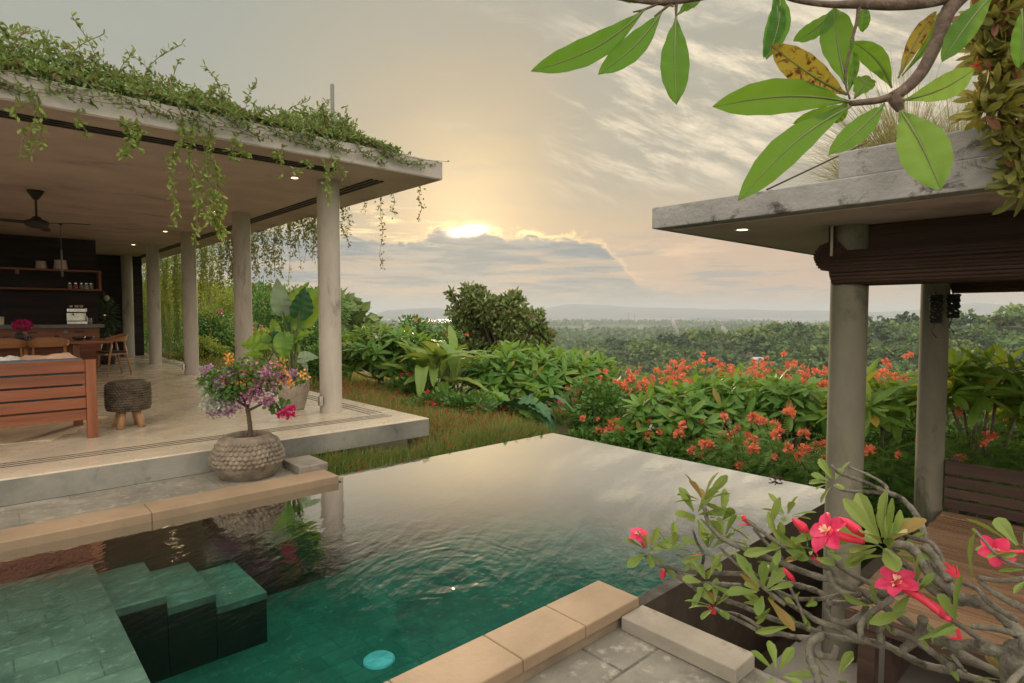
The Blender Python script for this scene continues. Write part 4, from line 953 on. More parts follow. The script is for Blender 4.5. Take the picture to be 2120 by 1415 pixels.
# ---------------------------------------------------------------- peacock flower bushes
def frond_template():
    V = []; F = []; n = 9
    for k in range(n):
        y = .12 + .86 * k / (n - 1); w_ = .30 * math.sin(.35 + 2.5 * k / (n - 1))
        for s_ in (-1, 1):
            i = len(V); V += [(0, y - .022, -.25 * y * y), (s_ * w_, y + .02, -.25 * y * y + .03), (s_ * w_, y + .06, -.25 * y * y + .03), (0, y + .035, -.25 * y * y)]; F.append((i, i + 1, i + 2, i + 3) if s_ > 0 else (i, i + 3, i + 2, i + 1))
    i = len(V); V += [(-.012, 0, 0), (.012, 0, 0), (.004, .98, -.24), (-.004, .98, -.24)]; F.append((i, i + 1, i + 2, i + 3))
    return np.array(V, float), [np.array(F)]
T_FROND = frond_template()
def orange_head(r):
    g = MB(); n = 34; d = nrm(rdir(n) + [0, 0, .45]); g.leaves(d * r * .35, d, rdir(n), r * .62 * rnd(.7, 1.2, n), r * .5, T_PET)
    m_ = 9; d = nrm(rdir(m_) + [0, 0, .9]); g.leaves(d * r * .3, d, rdir(m_), r * 1.35, r * .05, T_DIA); me = g.data('flower_head'); me.materials.append(m_orange); return me
HEADS = [orange_head(r_) for r_ in (.062, .046, .074, .054, .038, .066, .05, .058)]
PK = [(1165, 850, 8.3, .5, 16), (1215, 815, 8.9, .55, 22), (1285, 795, 9.4, .6, 26), (1365, 778, 9.8, .65, 28), (1450, 768, 10.2, .65, 28), (1535, 770, 10.2, .65, 28), (1615, 778, 9.8, .65, 28), (1695, 790, 9.2, .6, 22), (1255, 862, 7.9, .5, 9), (1345, 885, 7.2, .5, 10), (1435, 905, 6.6, .5, 16), (1530, 912, 6.1, .5, 16), (1625, 925, 5.7, .45, 16), (1690, 975, 5.35, .4, 5), (1770, 805, 9.0, .6, 24), (1850, 800, 8.6, .6, 30), (1890, 770, 9.2, .5, 16), (1975, 815, 8.0, .55, 14), (2090, 815, 7.6, .55, 12), (1790, 930, 5.9, .5, 4), (1880, 945, 5.7, .5, 4), (1990, 930, 5.7, .5, 5), (2090, 925, 5.6, .5, 5), (1860, 1010, 5.75, .4, 1), (2010, 1005, 6.0, .4, 2), (2110, 1010, 6.0, .4, 1), (1310, 925, 6.9, .35, 2)]
side = ['leftmost, above the far corner of the pool', 'left of the centre along the skyline', 'in the middle of the row']
for i, (px, py, d, r, nf) in enumerate(PK):
    d *= 1.16 if px < 1740 else 1.12; nf = int(nf * (1.6 if py < 840 else .9)); py += 12 if py < 840 else 6
    c = at(px, py + 30, d); base = np.array([c[0], c[1], -1.3]); t = thing('peacock_flower_bush', 'feathery green bush with orange red flower heads beyond the pool edge', 'bush', base, 'peacock flower bushes beyond the pool')
    n = int(330 * (r / .5) ** 2); dd = nrm(RNG.normal(size=(n, 3)) * [1, 1, .6] + [0, 0, .25]); pos = c + dd * np.array([r, r, r * .75]) * rnd(.35, 1, (n, 1))
    fd = nrm(dd * [1, 1, .25] + rdir(n) * .5 + [0, 0, .05])
    MB().leaves(pos, fd, rdir(n) * .25 + [0, 0, 1], rnd(.15, .26, n), .8 * rnd(.15, .22, n), T_FROND).build('foliage', m_fern, t)
    s_ = MB()
    for k in range(9): e = c + nrm(RNG.normal(size=3) + [0, 0, .6]) * r * .8; s_.tube([base, (base + e) / 2 + RNG.normal(size=3) * .05, e], [.014, .01, .005], 5, smooth_path=2)
    for k in range(nf):
        q = nrm(RNG.normal(size=3) * [1, 1, .5] + [0, 0, .75] + np.array([-.5 * math.cos(AZ), -.5 * math.sin(AZ), 0]) * rnd(0, .9)); e = c + q * np.array([r, r, r * .8]) * rnd(.95, 1.12) + [0, 0, rnd(0, .1) + (rnd(.05, .22) if random.random() < .2 else 0)]
        s_.tube([c + q * r * .5, e], [.004, .003], 4)
        o = bpy.data.objects.new('flower_head', HEADS[random.randrange(8)]); COL.objects.link(o); o.parent = t; o.location = e - base; o.rotation_euler = (rnd(-.4, .4), rnd(-.4, .4), rnd(0, 6.28)); ORG[o.name] = base
    s_.build('stem', m_stem, t)
# frangipanis growing among them
for i, (px, py, d, rad, nt_, L, seed, lb) in enumerate((
    (1400, 850, 7.4, (.62, .62, .34), 26, .30, 21, 'broad leaved frangipani among the orange flowers, left of its neighbour'),
    (1520, 835, 7.6, (.72, .72, .42), 36, .32, 22, 'broad leaved frangipani in the middle of the orange flowers'),
    (1640, 838, 7.2, (.6, .6, .38), 28, .31, 23, 'broad leaved frangipani among orange flowers left of the near pavilion column'),
    (1335, 890, 7.3, (.35, .35, .2), 9, .26, 24, 'small frangipani low at the pool edge under the orange flowers'),
    (1830, 845, 6.6, (.55, .5, .38), 18, .33, 25, 'frangipani seen between the two pavilion columns'),
    (2030, 815, 6.0, (.75, .6, .40), 30, .33, 26, 'large frangipani with yellowing leaves behind the daybed'),
    (2150, 850, 6.3, (.5, .5, .4), 14, .33, 27, 'frangipani cut by the right border behind the daybed'))):
    d *= 1.13 if px < 1740 else 1.06
    c = at(px, py + 14, d); plumeria(lb, (c[0], c[1], -1.3), .45, c, rad, nt_, 13, L, m_plumb if px > 1800 else m_plum, 3 if px > 1800 else 2, None, seed, r0=.04, zlo=-.05)
# leafy shrubs filling the slope under them
for i, (px, py, d, r) in enumerate(((1215, 895, 7.7, .45), (1300, 915, 7.1, .45), (1400, 940, 6.5, .45), (1500, 960, 5.95, .4), (1600, 985, 5.6, .38), (1350, 850, 8.3, .5), (1470, 850, 8.2, .5), (1590, 850, 8.0, .5), (1690, 865, 7.6, .5), (1800, 880, 7.4, .55), (1910, 880, 7.0, .5), (2020, 885, 6.9, .5), (2120, 890, 6.8, .5), (1820, 1030, 5.9, .4), (1920, 1030, 6.2, .4), (1760, 1000, 5.6, .35), (1240, 800, 11, .6), (1420, 800, 11, .6), (1560, 800, 11, .6), (1700, 815, 10.5, .6))):
    d *= 1.15; c = at(px, py + 35, d); bush('shrub', 'dark green leafy shrub in the bank under the orange flowers', c, (r * 1.15, r * 1.15, r * .8), 1500, m_shrub, .085, .042, group='shrubs under the orange flowers', base=(c[0], c[1], -1.3))

# ---------------------------------------------------------------- garden seen between the columns
BG = [(340, 700, 22, (1.3, 1.3, 1.5), m_shrub, 'dark shrub behind the hanging vines at the far end of the pavilion', None), (335, 640, 27, (1.6, 1.6, 2.0), m_shruby, 'tall yellow green shrub at the far end behind the fourth column', None),
      (435, 650, 24, (1.5, 1.5, 1.5), m_shruby, 'sunlit yellow green shrub right of the third column', None), (455, 690, 18, (1.1, 1.0, .8), m_shrub, 'green shrub with pink bracts between the second and third columns', ('bract', m_pinkf, 16, .07)), (425, 735, 16, (.9, .9, .45), m_shruby, 'low light green shrub at the deck edge near the third column', None),
      (460, 640, 34, (2.2, 2, 1.5), m_shrub, 'rounded green tree top behind the pink bracts', None), (545, 660, 26, (1.6, 1.6, 1.2), m_shrub, 'green shrub just right of the second column', None), (600, 650, 30, (1.9, 1.9, 1.5), m_tree, 'dull green shrub behind the elephant ear pot', None), (640, 690, 18, (1.0, 1, .8), m_shrub, 'green shrub left of the front column', None), (555, 710, 17, (.9, .9, .5), m_shruby, 'light green shrub low behind the elephant ear pot', None), (490, 700, 20, (1, 1, .7), m_shrub, 'shrub with mauve bracts hidden partly by the second column', ('bract', m_pinkf, 8, .07)), (640, 770, 12, (.7, .7, .5), m_shrub, 'dark shrub low between the pot and the front column', None), (530, 625, 45, (3, 3, 2.0), m_shrub, 'far green tree top behind the second column', None), (380, 625, 45, (3, 3, 2.2), m_shruby, 'far yellow green tree top left of the third column', None), (650, 640, 42, (3, 3, 1.8), m_shrub, 'far green tree top left of the front column', None)]
for px, py, d, r, lm, lb, bl in BG:
    c = at(px, py, d); n = int(2600 * min(2.2, (r[0] / d) / .05)); s_ = max(.09, d * .0055)
    bush('garden_shrub', lb, c, r, n, lm, s_, s_ * .5, blooms=(bl,) if bl else None, base=(c[0], c[1], min(c[2] - r[2] * 1.1, float(gz(c[0], c[1])) + .4)), lumps=12)
hh = thing('garden_house', 'low house with rusty tiled roof far behind the second column', 'house', at(525, 640, 55))
c = at(525, 628, 55); MB().box((c[0] - 2, c[1] - 2, c[2] - 2.5), (c[0] + 2, c[1] + 2, c[2] + .3)).build('wall', m_conc, hh)
g = MB(); x0, x1, y0, y1, z0 = c[0] - 2.4, c[0] + 2.4, c[1] - 2.4, c[1] + 2.4, c[2] + .3
g.add([(x0, y0, z0), (x1, y0, z0), (x1, y1, z0), (x0, y1, z0), (x0 + 1, c[1], z0 + .8), (x1 - 1, c[1], z0 + .8)], [[(0, 1, 5, 4), (2, 3, 4, 5)], [(1, 2, 5), (3, 0, 4)], [(0, 3, 2, 1)]])
m_tileroof = plain('rusty_tiles', (.22, .09, .06), .8); g.build('roof', m_tileroof, hh)

# ================================================================ POTTED PLANTS
m_carved = surf('carved_stone', (.15, .125, .095), (.27, .23, .175), 7, .9, .5, 50, c3=(.09, .08, .05), s3=5, a3=.56)
pc = np.array([1.735, 5.27, -.2])
pt = thing('carved_pot', 'squat round stone pot carved with overlapping scales at the pool edge', 'pot', pc)
def scales(th, v, z):
    zz = (z + .2); on = ((zz > .115) & (zz < .325)); zw = zz + .004 * np.sin(th * 6) + .002 * np.sin(th * 19 + 1); row = np.floor((zw - .115) / .036); f = (zw - .115) / .036 - row
    a = (th * 40 / (2 * math.pi) + (row % 2) * .5 + .12 * np.sin(row * 5 + th * 3)) % 1.0 - .5
    dome = np.sqrt(np.clip(1 - (a * 2.2) ** 2 - (1.9 * f - .95) ** 2, 0, 1))
    return on * .021 * dome * (.75 + .25 * np.sin(th * 11 + row * 2.3)) + .003 * np.sin(th * 7 + zz * 40) * np.sin(th * 3)
k = np.linspace(0, 1, 130)
prof = [(.001, -.2), (.16, -.2)] + [(.19 + .098 * math.sin(math.pi * min(1, (u * .93 + .07)) ** .95) * 1.0 + .0, -.2 + .355 * u) for u in k] + [(.165, .162), (.15, .15), (.148, .11), (.001, .105)]
MB().lathe(prof, (pc[0], pc[1], 0), 440, scales).build('pot_body', m_carved, pt, smooth=True)
MB().lathe([(.001, .128), (.10, .124), (.147, .116)], (pc[0], pc[1], 0), 30).build('soil', surf('pot_soil', (.05, .025, .015), (.12, .055, .03), 40, .95, .6, 90), pt)
D2 = float((pc - CAMP) @ FW)
bn = thing('bougainvillea_bonsai', 'bonsai bougainvillea with mauve, white and orange bracts in the carved pot', 'plant', (pc[0], pc[1], .12))
def A2(x, y, dd=0.0): return at(x, y, D2 + dd)
tk = MB(); tk.tube([A2(516, 918), A2(518, 890), A2(515, 862), A2(512, 845)], [.024, .02, .018, .019], 12, smooth_path=4)
limbs = [((512, 845), (500, 820), (470, 800), 0), ((512, 845), (525, 815), (548, 790), .05), ((512, 845), (508, 800), (500, 770), -.05), ((515, 850), (545, 835), (575, 815), .05), ((510, 842), (480, 825), (440, 815), -.03), ((505, 790), (530, 760), (560, 755), .1), ((475, 800), (450, 785), (430, 765), .06), ((545, 835), (575, 845), (598, 858), -.05)]
for a, b_, c, dd in limbs: tk.tube([A2(*a), A2(*b_, dd / 2), A2(*c, dd)], [.012, .008, .004], 8, smooth_path=4)
tk.build('trunk', m_barkd, bn, smooth=True)
m_mauve = leafm('mauve_bracts', (.42, .25, .43), (.52, .33, .48), (.5, .3, .48), .3); m_pmag = leafm('pink_mauve_bracts', (.46, .19, .34), (.56, .28, .42), (.55, .2, .4), .3)
m_cream = leafm('cream_bracts', (.44, .48, .40), (.56, .58, .50), (.5, .5, .4), .3); m_peach = leafm('orange_bracts', (.78, .30, .06), (.85, .40, .10), (.8, .35, .08), .3)
def puff(cx_, cy_, rpx, n, m, nm, L=.028, dd=0.0, flat=.75):
    r = rpx * D2 / FPX; d = rdir(n); p = A2(cx_, cy_, dd) + d * np.array([r, r, r * flat]) * rnd(.25, 1, (n, 1))
    MB().leaves(p, d + rdir(n) * .9 + [0, 0, .15], rdir(n), L * rnd(.7, 1.2, n), L * .8, T_PET).build(nm, m, bn)
for c in ((430, 770, 18), (455, 790, 16), (480, 775, 24), (520, 772, 26), (560, 770, 24), (590, 782, 18), (500, 800, 26), (465, 850, 20), (490, 835, 24), (440, 855, 14), (605, 775, 12)): puff(c[0], c[1], c[2], int(c[2] * 4.0), m_mauve if c[0] < 500 or c[0] > 580 else m_pmag, 'mauve_blossom', dd=random.uniform(-.12, .12))
for c in ((545, 800, 26), (525, 820, 24), (555, 830, 16)): puff(*c, int(c[2] * 4.0), m_pmag, 'pink_blossom', dd=-.08)
for c in ((440, 815, 22), (455, 835, 20), (432, 840, 16), (425, 800, 12)): puff(*c, int(c[2] * 4.5), m_cream, 'white_blossom', dd=-.05)
for c in ((474, 743, 14), (478, 752, 8), (500, 790, 13), (465, 790, 11), (580, 752, 15), (592, 772, 10), (590, 790, 11), (630, 776, 12), (518, 788, 10), (602, 795, 9), (510, 765, 7)): puff(*c, int(c[2] * 1.7), m_peach, 'orange_blossom', L=.024, dd=-.1)
for c in ((595, 852, 10), (601, 862, 8), (583, 858, 9), (606, 845, 5)): puff(*c, 30, m_mag, 'magenta_blossom', dd=-.08)
lf = MB()
for cx_, cy_, rp, n in ((500, 775, 54, 330), (545, 785, 54, 300), (460, 795, 42, 230), (575, 840, 22, 80), (480, 815, 30, 90), (620, 785, 16, 50), (430, 790, 20, 40)):
    r = rp * D2 / FPX; d = rdir(n); lf.leaves(A2(cx_, cy_) + d * [r, r, r * .6] * rnd(.3, 1.05, (n, 1)), d + rdir(n) * .8, rdir(n) + [0, 0, .8], .045 * rnd(.7, 1.2, n), .032, T_OVAL)
lf.build('foliage', m_leaf, bn)
# second pot with elephant ear
qc = np.array([2.95, 7.27, 0])
pt2 = thing('relief_pot', 'tall pale stone pot with a relief band beside the front column', 'pot', qc)
def relief(th, v, z): return ((z > .27) & (z < .40)) * .008 * np.sin(th * 14) * np.sin((z - .27) * 70) + ((z > .20) & (z < .25)) * .005 * (np.sin(th * 24) > 0)
prof = [(.001, 0), (.125, 0)] + [(.135 + .055 * math.sin(u * 2.2), .02 + .42 * u) for u in np.linspace(0, 1, 60)] + [(.185, .45), (.165, .46), (.15, .43), (.001, .40)]
MB().lathe(prof, qc, 120, relief).build('pot_body', surf('pale_carved_stone', (.26, .22, .175), (.38, .33, .27), 6, .9, .4, 50), pt2, smooth=True)
D7 = float((qc - CAMP) @ FW)
def c4p(x, y): return 380 + x / 2.947, 540 + y / 2.947
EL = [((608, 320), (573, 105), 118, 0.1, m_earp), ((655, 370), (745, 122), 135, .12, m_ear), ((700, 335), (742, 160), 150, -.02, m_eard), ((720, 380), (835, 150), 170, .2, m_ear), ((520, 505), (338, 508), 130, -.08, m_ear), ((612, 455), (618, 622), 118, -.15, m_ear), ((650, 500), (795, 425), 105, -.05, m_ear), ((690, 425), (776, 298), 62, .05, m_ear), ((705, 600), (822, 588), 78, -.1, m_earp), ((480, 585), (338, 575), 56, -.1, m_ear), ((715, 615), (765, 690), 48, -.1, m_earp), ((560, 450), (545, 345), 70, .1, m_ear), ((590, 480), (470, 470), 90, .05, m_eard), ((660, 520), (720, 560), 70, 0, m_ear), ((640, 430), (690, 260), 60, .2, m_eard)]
sp = []
for a, b_, wd, dd, mm in EL:
    (ax, ay), (bx, by) = c4p(*a), c4p(*b_); sp.append((ax, ay, bx, by, wd / 2.947, dd, mm))
paddles('elephant_ear', 'large elephant ear plant with huge heart shaped leaves in the relief pot', (qc[0], qc[1], .38), sp, m_ear, 'plant', T_BIG, .013, None, D7)

# ================================================================ ROOF CREEPER AND HANGING VINES
m_creep = leafm('creeper_leaf', (.06, .12, .03), (.16, .22, .06), (.24, .30, .07), .34, .5, (.22, .15, .08), .10)
m_vine = leafm('vine_leaf', (.12, .19, .04), (.20, .26, .07), (.36, .42, .08), .42, .5)
m_vstem = surf('vine_stem', (.12, .10, .055), (.20, .165, .09), 20, .8)
n = 25000
x = -2.4 + 6.0 * rnd(0, 1, n) ** .9; yy = 5.80 + 1.5 * rnd(0, 1, n) ** 1.6
hmx = (.30 + .10 * np.sin(x * 2.3) + .07 * np.sin(x * 5.1 + yy * 3)) * smoothstep(3.75, 2.9, x) * (1 + .3 * smoothstep(1.0, -1.0, x)) * smoothstep(5.74, 6.2, yy) + .03
P = np.stack([x, yy, 2.985 + hmx * rnd(0, 1, n) ** .7], 1)
g = MB(); g.leaves(P, rdir(n) + [0, 0, .35], rdir(n) * .8 + [0, 0, 1], .062 * rnd(.6, 1.3, n), .021, T_LANCE)
shoots = MB()
for k in range(190):
    x0 = rnd(-2.3, 3.3); y0 = rnd(5.85, 6.7); h = .30 + .1 * math.sin(x0 * 2.3); b_ = np.array([x0, y0, 3.0]); d = np.array([rnd(-.5, .5), rnd(-.5, .3), rnd(.5, 1.1)]) * rnd(.25, .62 if x0 < 1.5 else .45)
    pts = [b_, b_ + d * .6, b_ + d + [d[0] * .6, d[1] * .6, -.05]]; pts, _ = resamp(pts, np.zeros(3), 8)
    shoots.tube(pts, .0028, 4); m_ = len(pts[4:]); g.leaves(np.repeat(pts[4:], 2, 0), rdir(2 * m_) + d, rdir(2 * m_), .055 * rnd(.6, 1.2, 2 * m_), .018, T_LANCE)
for k in range(85):                     # trailing stems lying over the fascia
    x0 = rnd(-2.2, 3.4); L_ = rnd(.3, 1.3); y0 = 5.785 - rnd(0, .05); pts = [(x0, y0 + .2, 3.06), (x0 + .1 * L_, y0, 3.03), (x0 + .4 * L_, y0 - .03, 2.96 - rnd(0, .12)), (x0 + .8 * L_, y0 - .01, 2.93 - rnd(-.06, .12))]
    pts, _ = resamp(pts, np.zeros(4), 6); shoots.tube(pts, .0025, 4); m_ = len(pts); g.leaves(np.repeat(pts, 2, 0), rdir(2 * m_) + [.3, -.2, 0], rdir(2 * m_), .05 * rnd(.6, 1.2, 2 * m_), .018, T_LANCE)
rc = thing('roof_creeper', 'tangled green creeper growing along the front of the big pavilion roof', 'creeper', (0, 6, 2.98))
g.build('foliage', m_creep, rc); shoots.build('stem', m_vstem, rc)
def vine(label, P, n_leaf, L, group, lm=None, fork=0, name='hanging_vine', r=.003, spread=.035):
    P, _ = resamp(np.array(P, float), np.zeros(len(P)), 10); t = thing(name, label, 'vine', P[0], group)
    s_ = MB(); s_.tube(P, r, 5); g = MB(); k = RNG.integers(2, len(P), n_leaf); pp = P[k] + RNG.normal(size=(n_leaf, 3)) * spread * .35
    g.leaves(pp, rdir(n_leaf) + [0, 0, -.4], rdir(n_leaf) + [0, 0, .5], L * rnd(.6, 1.25, n_leaf), L * .42, T_OVAL)
    s_.build('stem', m_vstem, t); g.build('foliage', lm or m_vine, t); return t
def dn(x, y0, y1, sway=0.0, dx=0, Y=5.75):
    "a strand hanging from the front fascia at photo column x"
    dd = []; m_ = 6
    for k in range(m_):
        u = k / (m_ - 1); d = FW + RT * (x + dx * u + sway * math.sin(u * 7 + x) - PX0) / FPX + UP * (PY0 - (y0 + (y1 - y0) * u)) / FPX; dd.append(CAMP + d * Y / d[1])
    return dd
FV = [(35, 205, 325, 6, 10, 12, 'thin bare stemmed strand hanging nearest the left end of the roof'), (68, 180, 318, 5, 0, 26, 'short leafy strand with yellow tip near the left end of the roof'), (80, 190, 312, 3, 8, 18, 'strand beside the yellow tipped one near the left end'), (165, 225, 285, 8, 10, 14, 'stubby dry strand on the fascia above the fan'), (262, 240, 322, 10, 4, 46, 'bushy strand with a dense leaf tuft right of the fan'), (282, 250, 312, 6, 6, 30, 'short strand beside the dense leaf tuft'), (372, 250, 468, 8, -16, 60, 'leftmost long strand of the big hanging cluster, with round leaves at its tip'), (382, 240, 355, 12, -30, 20, 'crooked strand jutting left from the big hanging cluster'), (398, 230, 500, 5, 6, 56, 'straight long strand in the middle of the big hanging cluster'), (408, 240, 470, 9, 26, 46, 'strand slanting right in the big hanging cluster'), (428, 260, 440, 7, 14, 52, 'leafy strand right of the middle of the big hanging cluster'), (440, 330, 495, 10, 14, 60, 'longest leafy strand of the big hanging cluster'), (452, 390, 480, 6, 12, 44, 'rightmost strand of the big hanging cluster'), (478, 280, 335, 8, 10, 22, 'short drooping strand right of the big hanging cluster'), (492, 290, 325, 8, 14, 18, 'short arched strand on the fascia between cluster and front column'), (576, 308, 372, 2, 12, 10, 'single thin strand with a leaf tuft at its end'), (585, 300, 330, 5, -12, 12, 'tiny strand beside the thin one with the leaf tuft'), (645, 330, 355, 12, -25, 16, 'arched strand left of the front column head'), (672, 325, 420, 4, 10, 22, 'strand hanging in front of the front column'), (690, 320, 390, 6, -6, 16, 'short strand at the top of the front column'), (700, 325, 372, 6, 10, 14, 'short strand just right of the front column head'), (792, 305, 345, 3, 3, 8, 'short strand on the bare fascia near the roof corner')]
for x, y0, y1, sw, dx, nl, lb in FV: vine(lb, dn(x, y0, y1, sw, dx), int(nl * 2.1), .052, 'vines hanging from the front of the roof')
def Yof(px, X=4.16):
    t_ = (px - PX0) / FPX; return X * (FW[1] + RT[1] * t_) / (FW[0] + RT[0] * t_)
m_vineb = leafm('dark_vine_leaf', (.075, .11, .025), (.14, .17, .04), (.30, .32, .06), .3, .5, (.22, .12, .05), .12)
for px, dz, nl, lb in ((872, .42, 34, 'wispy strand hanging nearest the roof corner'), (818, .30, 18, 'short bare strand right of the longest one'), (792, .95, 70, 'longest strand hanging alone right of the front column'), (757, .18, 12, 'very short strand under the roof edge near the front column'), (724, .60, 70, 'dense strand hanging just right of the front column'), (712, .42, 70, 'bushy tuft under the roof edge touching the front column')):
    y = Yof(px); vine(lb, [(4.16 + .02 * math.sin(k * 2 + px), y + .04 * math.sin(k * 1.7 + px), 2.80 - (dz + .03) * k / 6) for k in range(7)], nl, .045, 'vines hanging from the right roof edge, front end', m_vineb, spread=.06)
k = 0
y = Yof(655)
while y < 22.5:
    if y < 10.6: dz = rnd(.25, .75); lm, nl = m_vineb, 55
    elif y < 14.5: dz = rnd(.45, 1.25); lm, nl = m_vineb, 90
    elif y < 17: dz = rnd(.8, 1.9); lm, nl = m_vine, 130
    else: dz = rnd(1.4, 2.9); lm, nl = m_vine, 170
    x0 = 4.18 + rnd(-.05, .14)
    vine('leafy strand of the vine curtain along the right edge of the big roof', [(x0 + .03 * math.sin(k * 3.1 + j), y + .06 * math.sin(k + j * 1.3), 2.86 - dz * j / 6) for j in range(7)], int(nl * .8 * dz / 1.1) + 12, .06, 'vine curtain behind the columns', lm, spread=.075)
    if y > 9.6 and k % 4 == 1:
        vine('leafy strand of the vine curtain along the right edge of the big roof', [(x0 + .2 + .03 * math.sin(k + j), y + .1, 2.86 - dz * 1.7 * j / 6) for j in range(7)], int(40 * dz), .055, 'vine curtain behind the columns', m_vine, spread=.06)
    y += (rnd(.025, .08) if random.random() < .8 else rnd(.2, .36)) if y < 14 else rnd(.06, .14); k += 1

# ================================================================ FRANGIPANI BRANCH OVERHEAD
m_over = None
def big_leaf_mat(name, c, tr, spots=None, vein=.0):
    m, t, b, o = newmat(name); co = t.nodes.new('ShaderNodeTexCoord').outputs['Object']
    n1 = noise(t, co, 14, 5); col = mixc(t, n1.smooth(.3, .7), c, tuple(x * 1.25 for x in c)); trc = mixc(t, n1.smooth(.3, .7), tr, tuple(x * .85 for x in tr))
    if spots:
        s_ = noise(t, co, 30, 6, .7, .6).smooth(.50, .60); col = mixc(t, s_, col, spots); trc = mixc(t, s_, trc, spots)
    t.links.new(col, b.inputs['Base Color']); b.inputs['Roughness'].default_value = .5; b.inputs['Specular IOR Level'].default_value = .2
    tl = t.nodes.new('ShaderNodeBsdfTranslucent'); t.links.new(trc, tl.inputs[0]); mx = t.nodes.new('ShaderNodeMixShader'); mx.inputs[0].default_value = .42
    t.links.new(b.outputs[0], mx.inputs[1]); t.links.new(tl.outputs[0], mx.inputs[2]); t.links.new(mx.outputs[0], o.inputs[0]); return m
m_ol = big_leaf_mat('overhead_leaf', (.066, .165, .018), (.20, .37, .03)); m_old = big_leaf_mat('deep_overhead_leaf', (.05, .15, .018), (.16, .33, .025)); m_oll = big_leaf_mat('light_overhead_leaf', (.15, .28, .05), (.30, .46, .065))
m_oly = big_leaf_mat('yellowing_leaf', (.25, .20, .035), (.36, .29, .035), (.10, .035, .012)); m_rib = plain('leaf_rib', (.13, .17, .05), .5)
ob = thing('frangipani_branch', 'grey frangipani branch with long green and yellowing leaves hanging into the top of the picture', 'branch', at(1950, -40, 1.75))
DB = 1.75
def o1(x, y, dd=0.0): return at(1080 + x / 2.0385, y / 2.0385, DB + dd)
def oleaf(b_, e, wpx, mat, bow=0.0, d0=0.0, d1=0.0):
    dd = DB / FPX / 2.0385; g = MB(); rib = MB(); veinleaf(g, rib, o1(*b_, d0), o1(*e, d1), wpx * dd, bow * dd, rows=90); o = g.build('leaf', mat, ob, smooth=True); rib.build('rib', m_rib, o, smooth=True)
for a in (((520, 40), (50, 292), 108, m_old, -40, 0, -.1), ((590, 52), (330, 306), 102, m_old, -22, 0, -.06), ((652, 75), (653, 428), 116, m_old, 6, 0, -.1), ((640, 30), (560, -60), 90, m_old, 0, 0, 0), ((655, 65), (760, -25), 50, m_old, 0, 0, .05), ((560, 0), (400, -20), 50, m_old, 0, 0, .05),
          ((1085, -40), (1035, 242), 96, m_old, -22, 0, -.05), ((1060, -30), (1022, 236), 70, m_old, -34, .0, -.04), ((1300, 52), (1150, 172), 74, m_old, -18, .1, .1), ((1370, 365), (1315, 25), 132, m_ol, -6, 0, .05), ((1372, 400), (1058, 192), 120, m_oly, -12, 0, -.08), ((1385, 432), (825, 445), 138, m_ol, 26, 0, -.12), ((1388, 450), (930, 828), 128, m_ol, 30, 0, -.15), ((1360, 440), (1150, 520), 62, m_ol, -8, .05, .05), ((1530, 440), (1306, 642), 92, m_ol, -10, 0, -.1), ((1562, 372), (1395, 175), 92, m_ol, 22, .1, .1), ((1405, 415), (1470, 318), 92, m_ol, 0, .12, .15), ((1600, 470), (1764, 788), 168, m_oll, -8, -.02, -.2), ((1610, 425), (1918, 288), 104, m_oll, 22, 0, -.05), ((1590, 330), (1755, 38), 66, m_oly, -12, .05, .05), ((1605, 320), (1790, 30), 40, m_ol, 20, .06, .06), ((1990, -25), (1783, 248), 98, m_ol, 8, -.05, -.1), ((1450, 20), (1440, 135), 52, m_old, 0, .1, .1), ((2110, 40), (2098, 280), 70, m_ol, -6, -.1, -.15), ((1378, 425), (1322, 522), 56, m_ol, 0, .05, .1), ((1375, 400), (1395, 200), 44, m_old, 14, .04, .05), ((1860, -10), (1730, 150), 60, m_old, 10, .15, .15)): oleaf(*a)
m_obark = surf('branch_bark', (.085, .055, .042), (.17, .125, .10), 30, .75, .5, 70, c3=(.26, .22, .18), s3=22, a3=.56)
def obr(P, r, nm='branch'):
    Q = [o1(*p[:2], p[2] if len(p) > 2 else 0) for p in P]; MB().tube(Q, np.array(r) * DB / FPX / 2.0385, 14, smooth_path=6).build(nm, m_obark, ob, smooth=True)
obr([(1995, -110), (1880, -40), (1800, 50), (1755, 170), (1690, 300), (1620, 375), (1560, 412)], [40, 36, 30, 27, 25, 23, 22])
obr([(1840, -25), (1700, 12), (1560, 22), (1420, 18), (1300, 20), (1150, 0), (1050, -40)], [30, 23, 22, 19, 13, 10, 8]); obr([(1575, 405), (1500, 425), (1440, 432), (1385, 438)], [17, 14, 13, 12]); obr([(1565, 405), (1585, 440), (1598, 468)], [26, 24, 14])
obr([(1425, 20), (1415, 90), (1390, 190), (1365, 330), (1385, 420)], [10, 7, 5, 4, 4], 'twig'); obr([(1000, -60), (800, -20), (650, 5), (560, 10), (400, -5)], [16, 15, 14, 12, 6]); obr([(652, 5), (652, 45), (652, 80)], [8, 6, 4], 'twig'); obr([(640, 8), (585, 52), (560, 70)], [6, 5, 3], 'twig'); obr([(600, 5), (520, 40), (470, 52)], [6, 5, 3], 'twig')

obr([(1040, -40), (1130, -130), (1400, -190), (1800, -200), (2100, -190)], [10, 14, 20, 26, 34]); obr([(1010, -60), (1080, -110), (1135, -132)], [16, 15, 14])
tq = o1(1995, -110); bx_, by_ = 2.95, -.35
MB().tube([(bx_, by_, -1.02), (bx_ + .03, by_ - .02, .2), (bx_ - .05, by_ + .03, 1.2), (bx_ - .25, by_ + .2, 1.95), tuple(o1(2500, -330)), tuple(o1(2100, -190)), tuple(tq)], [.09, .08, .07, .055, .045, .035, .030], 14, smooth_path=6).build('trunk', m_obark, ob, smooth=True)

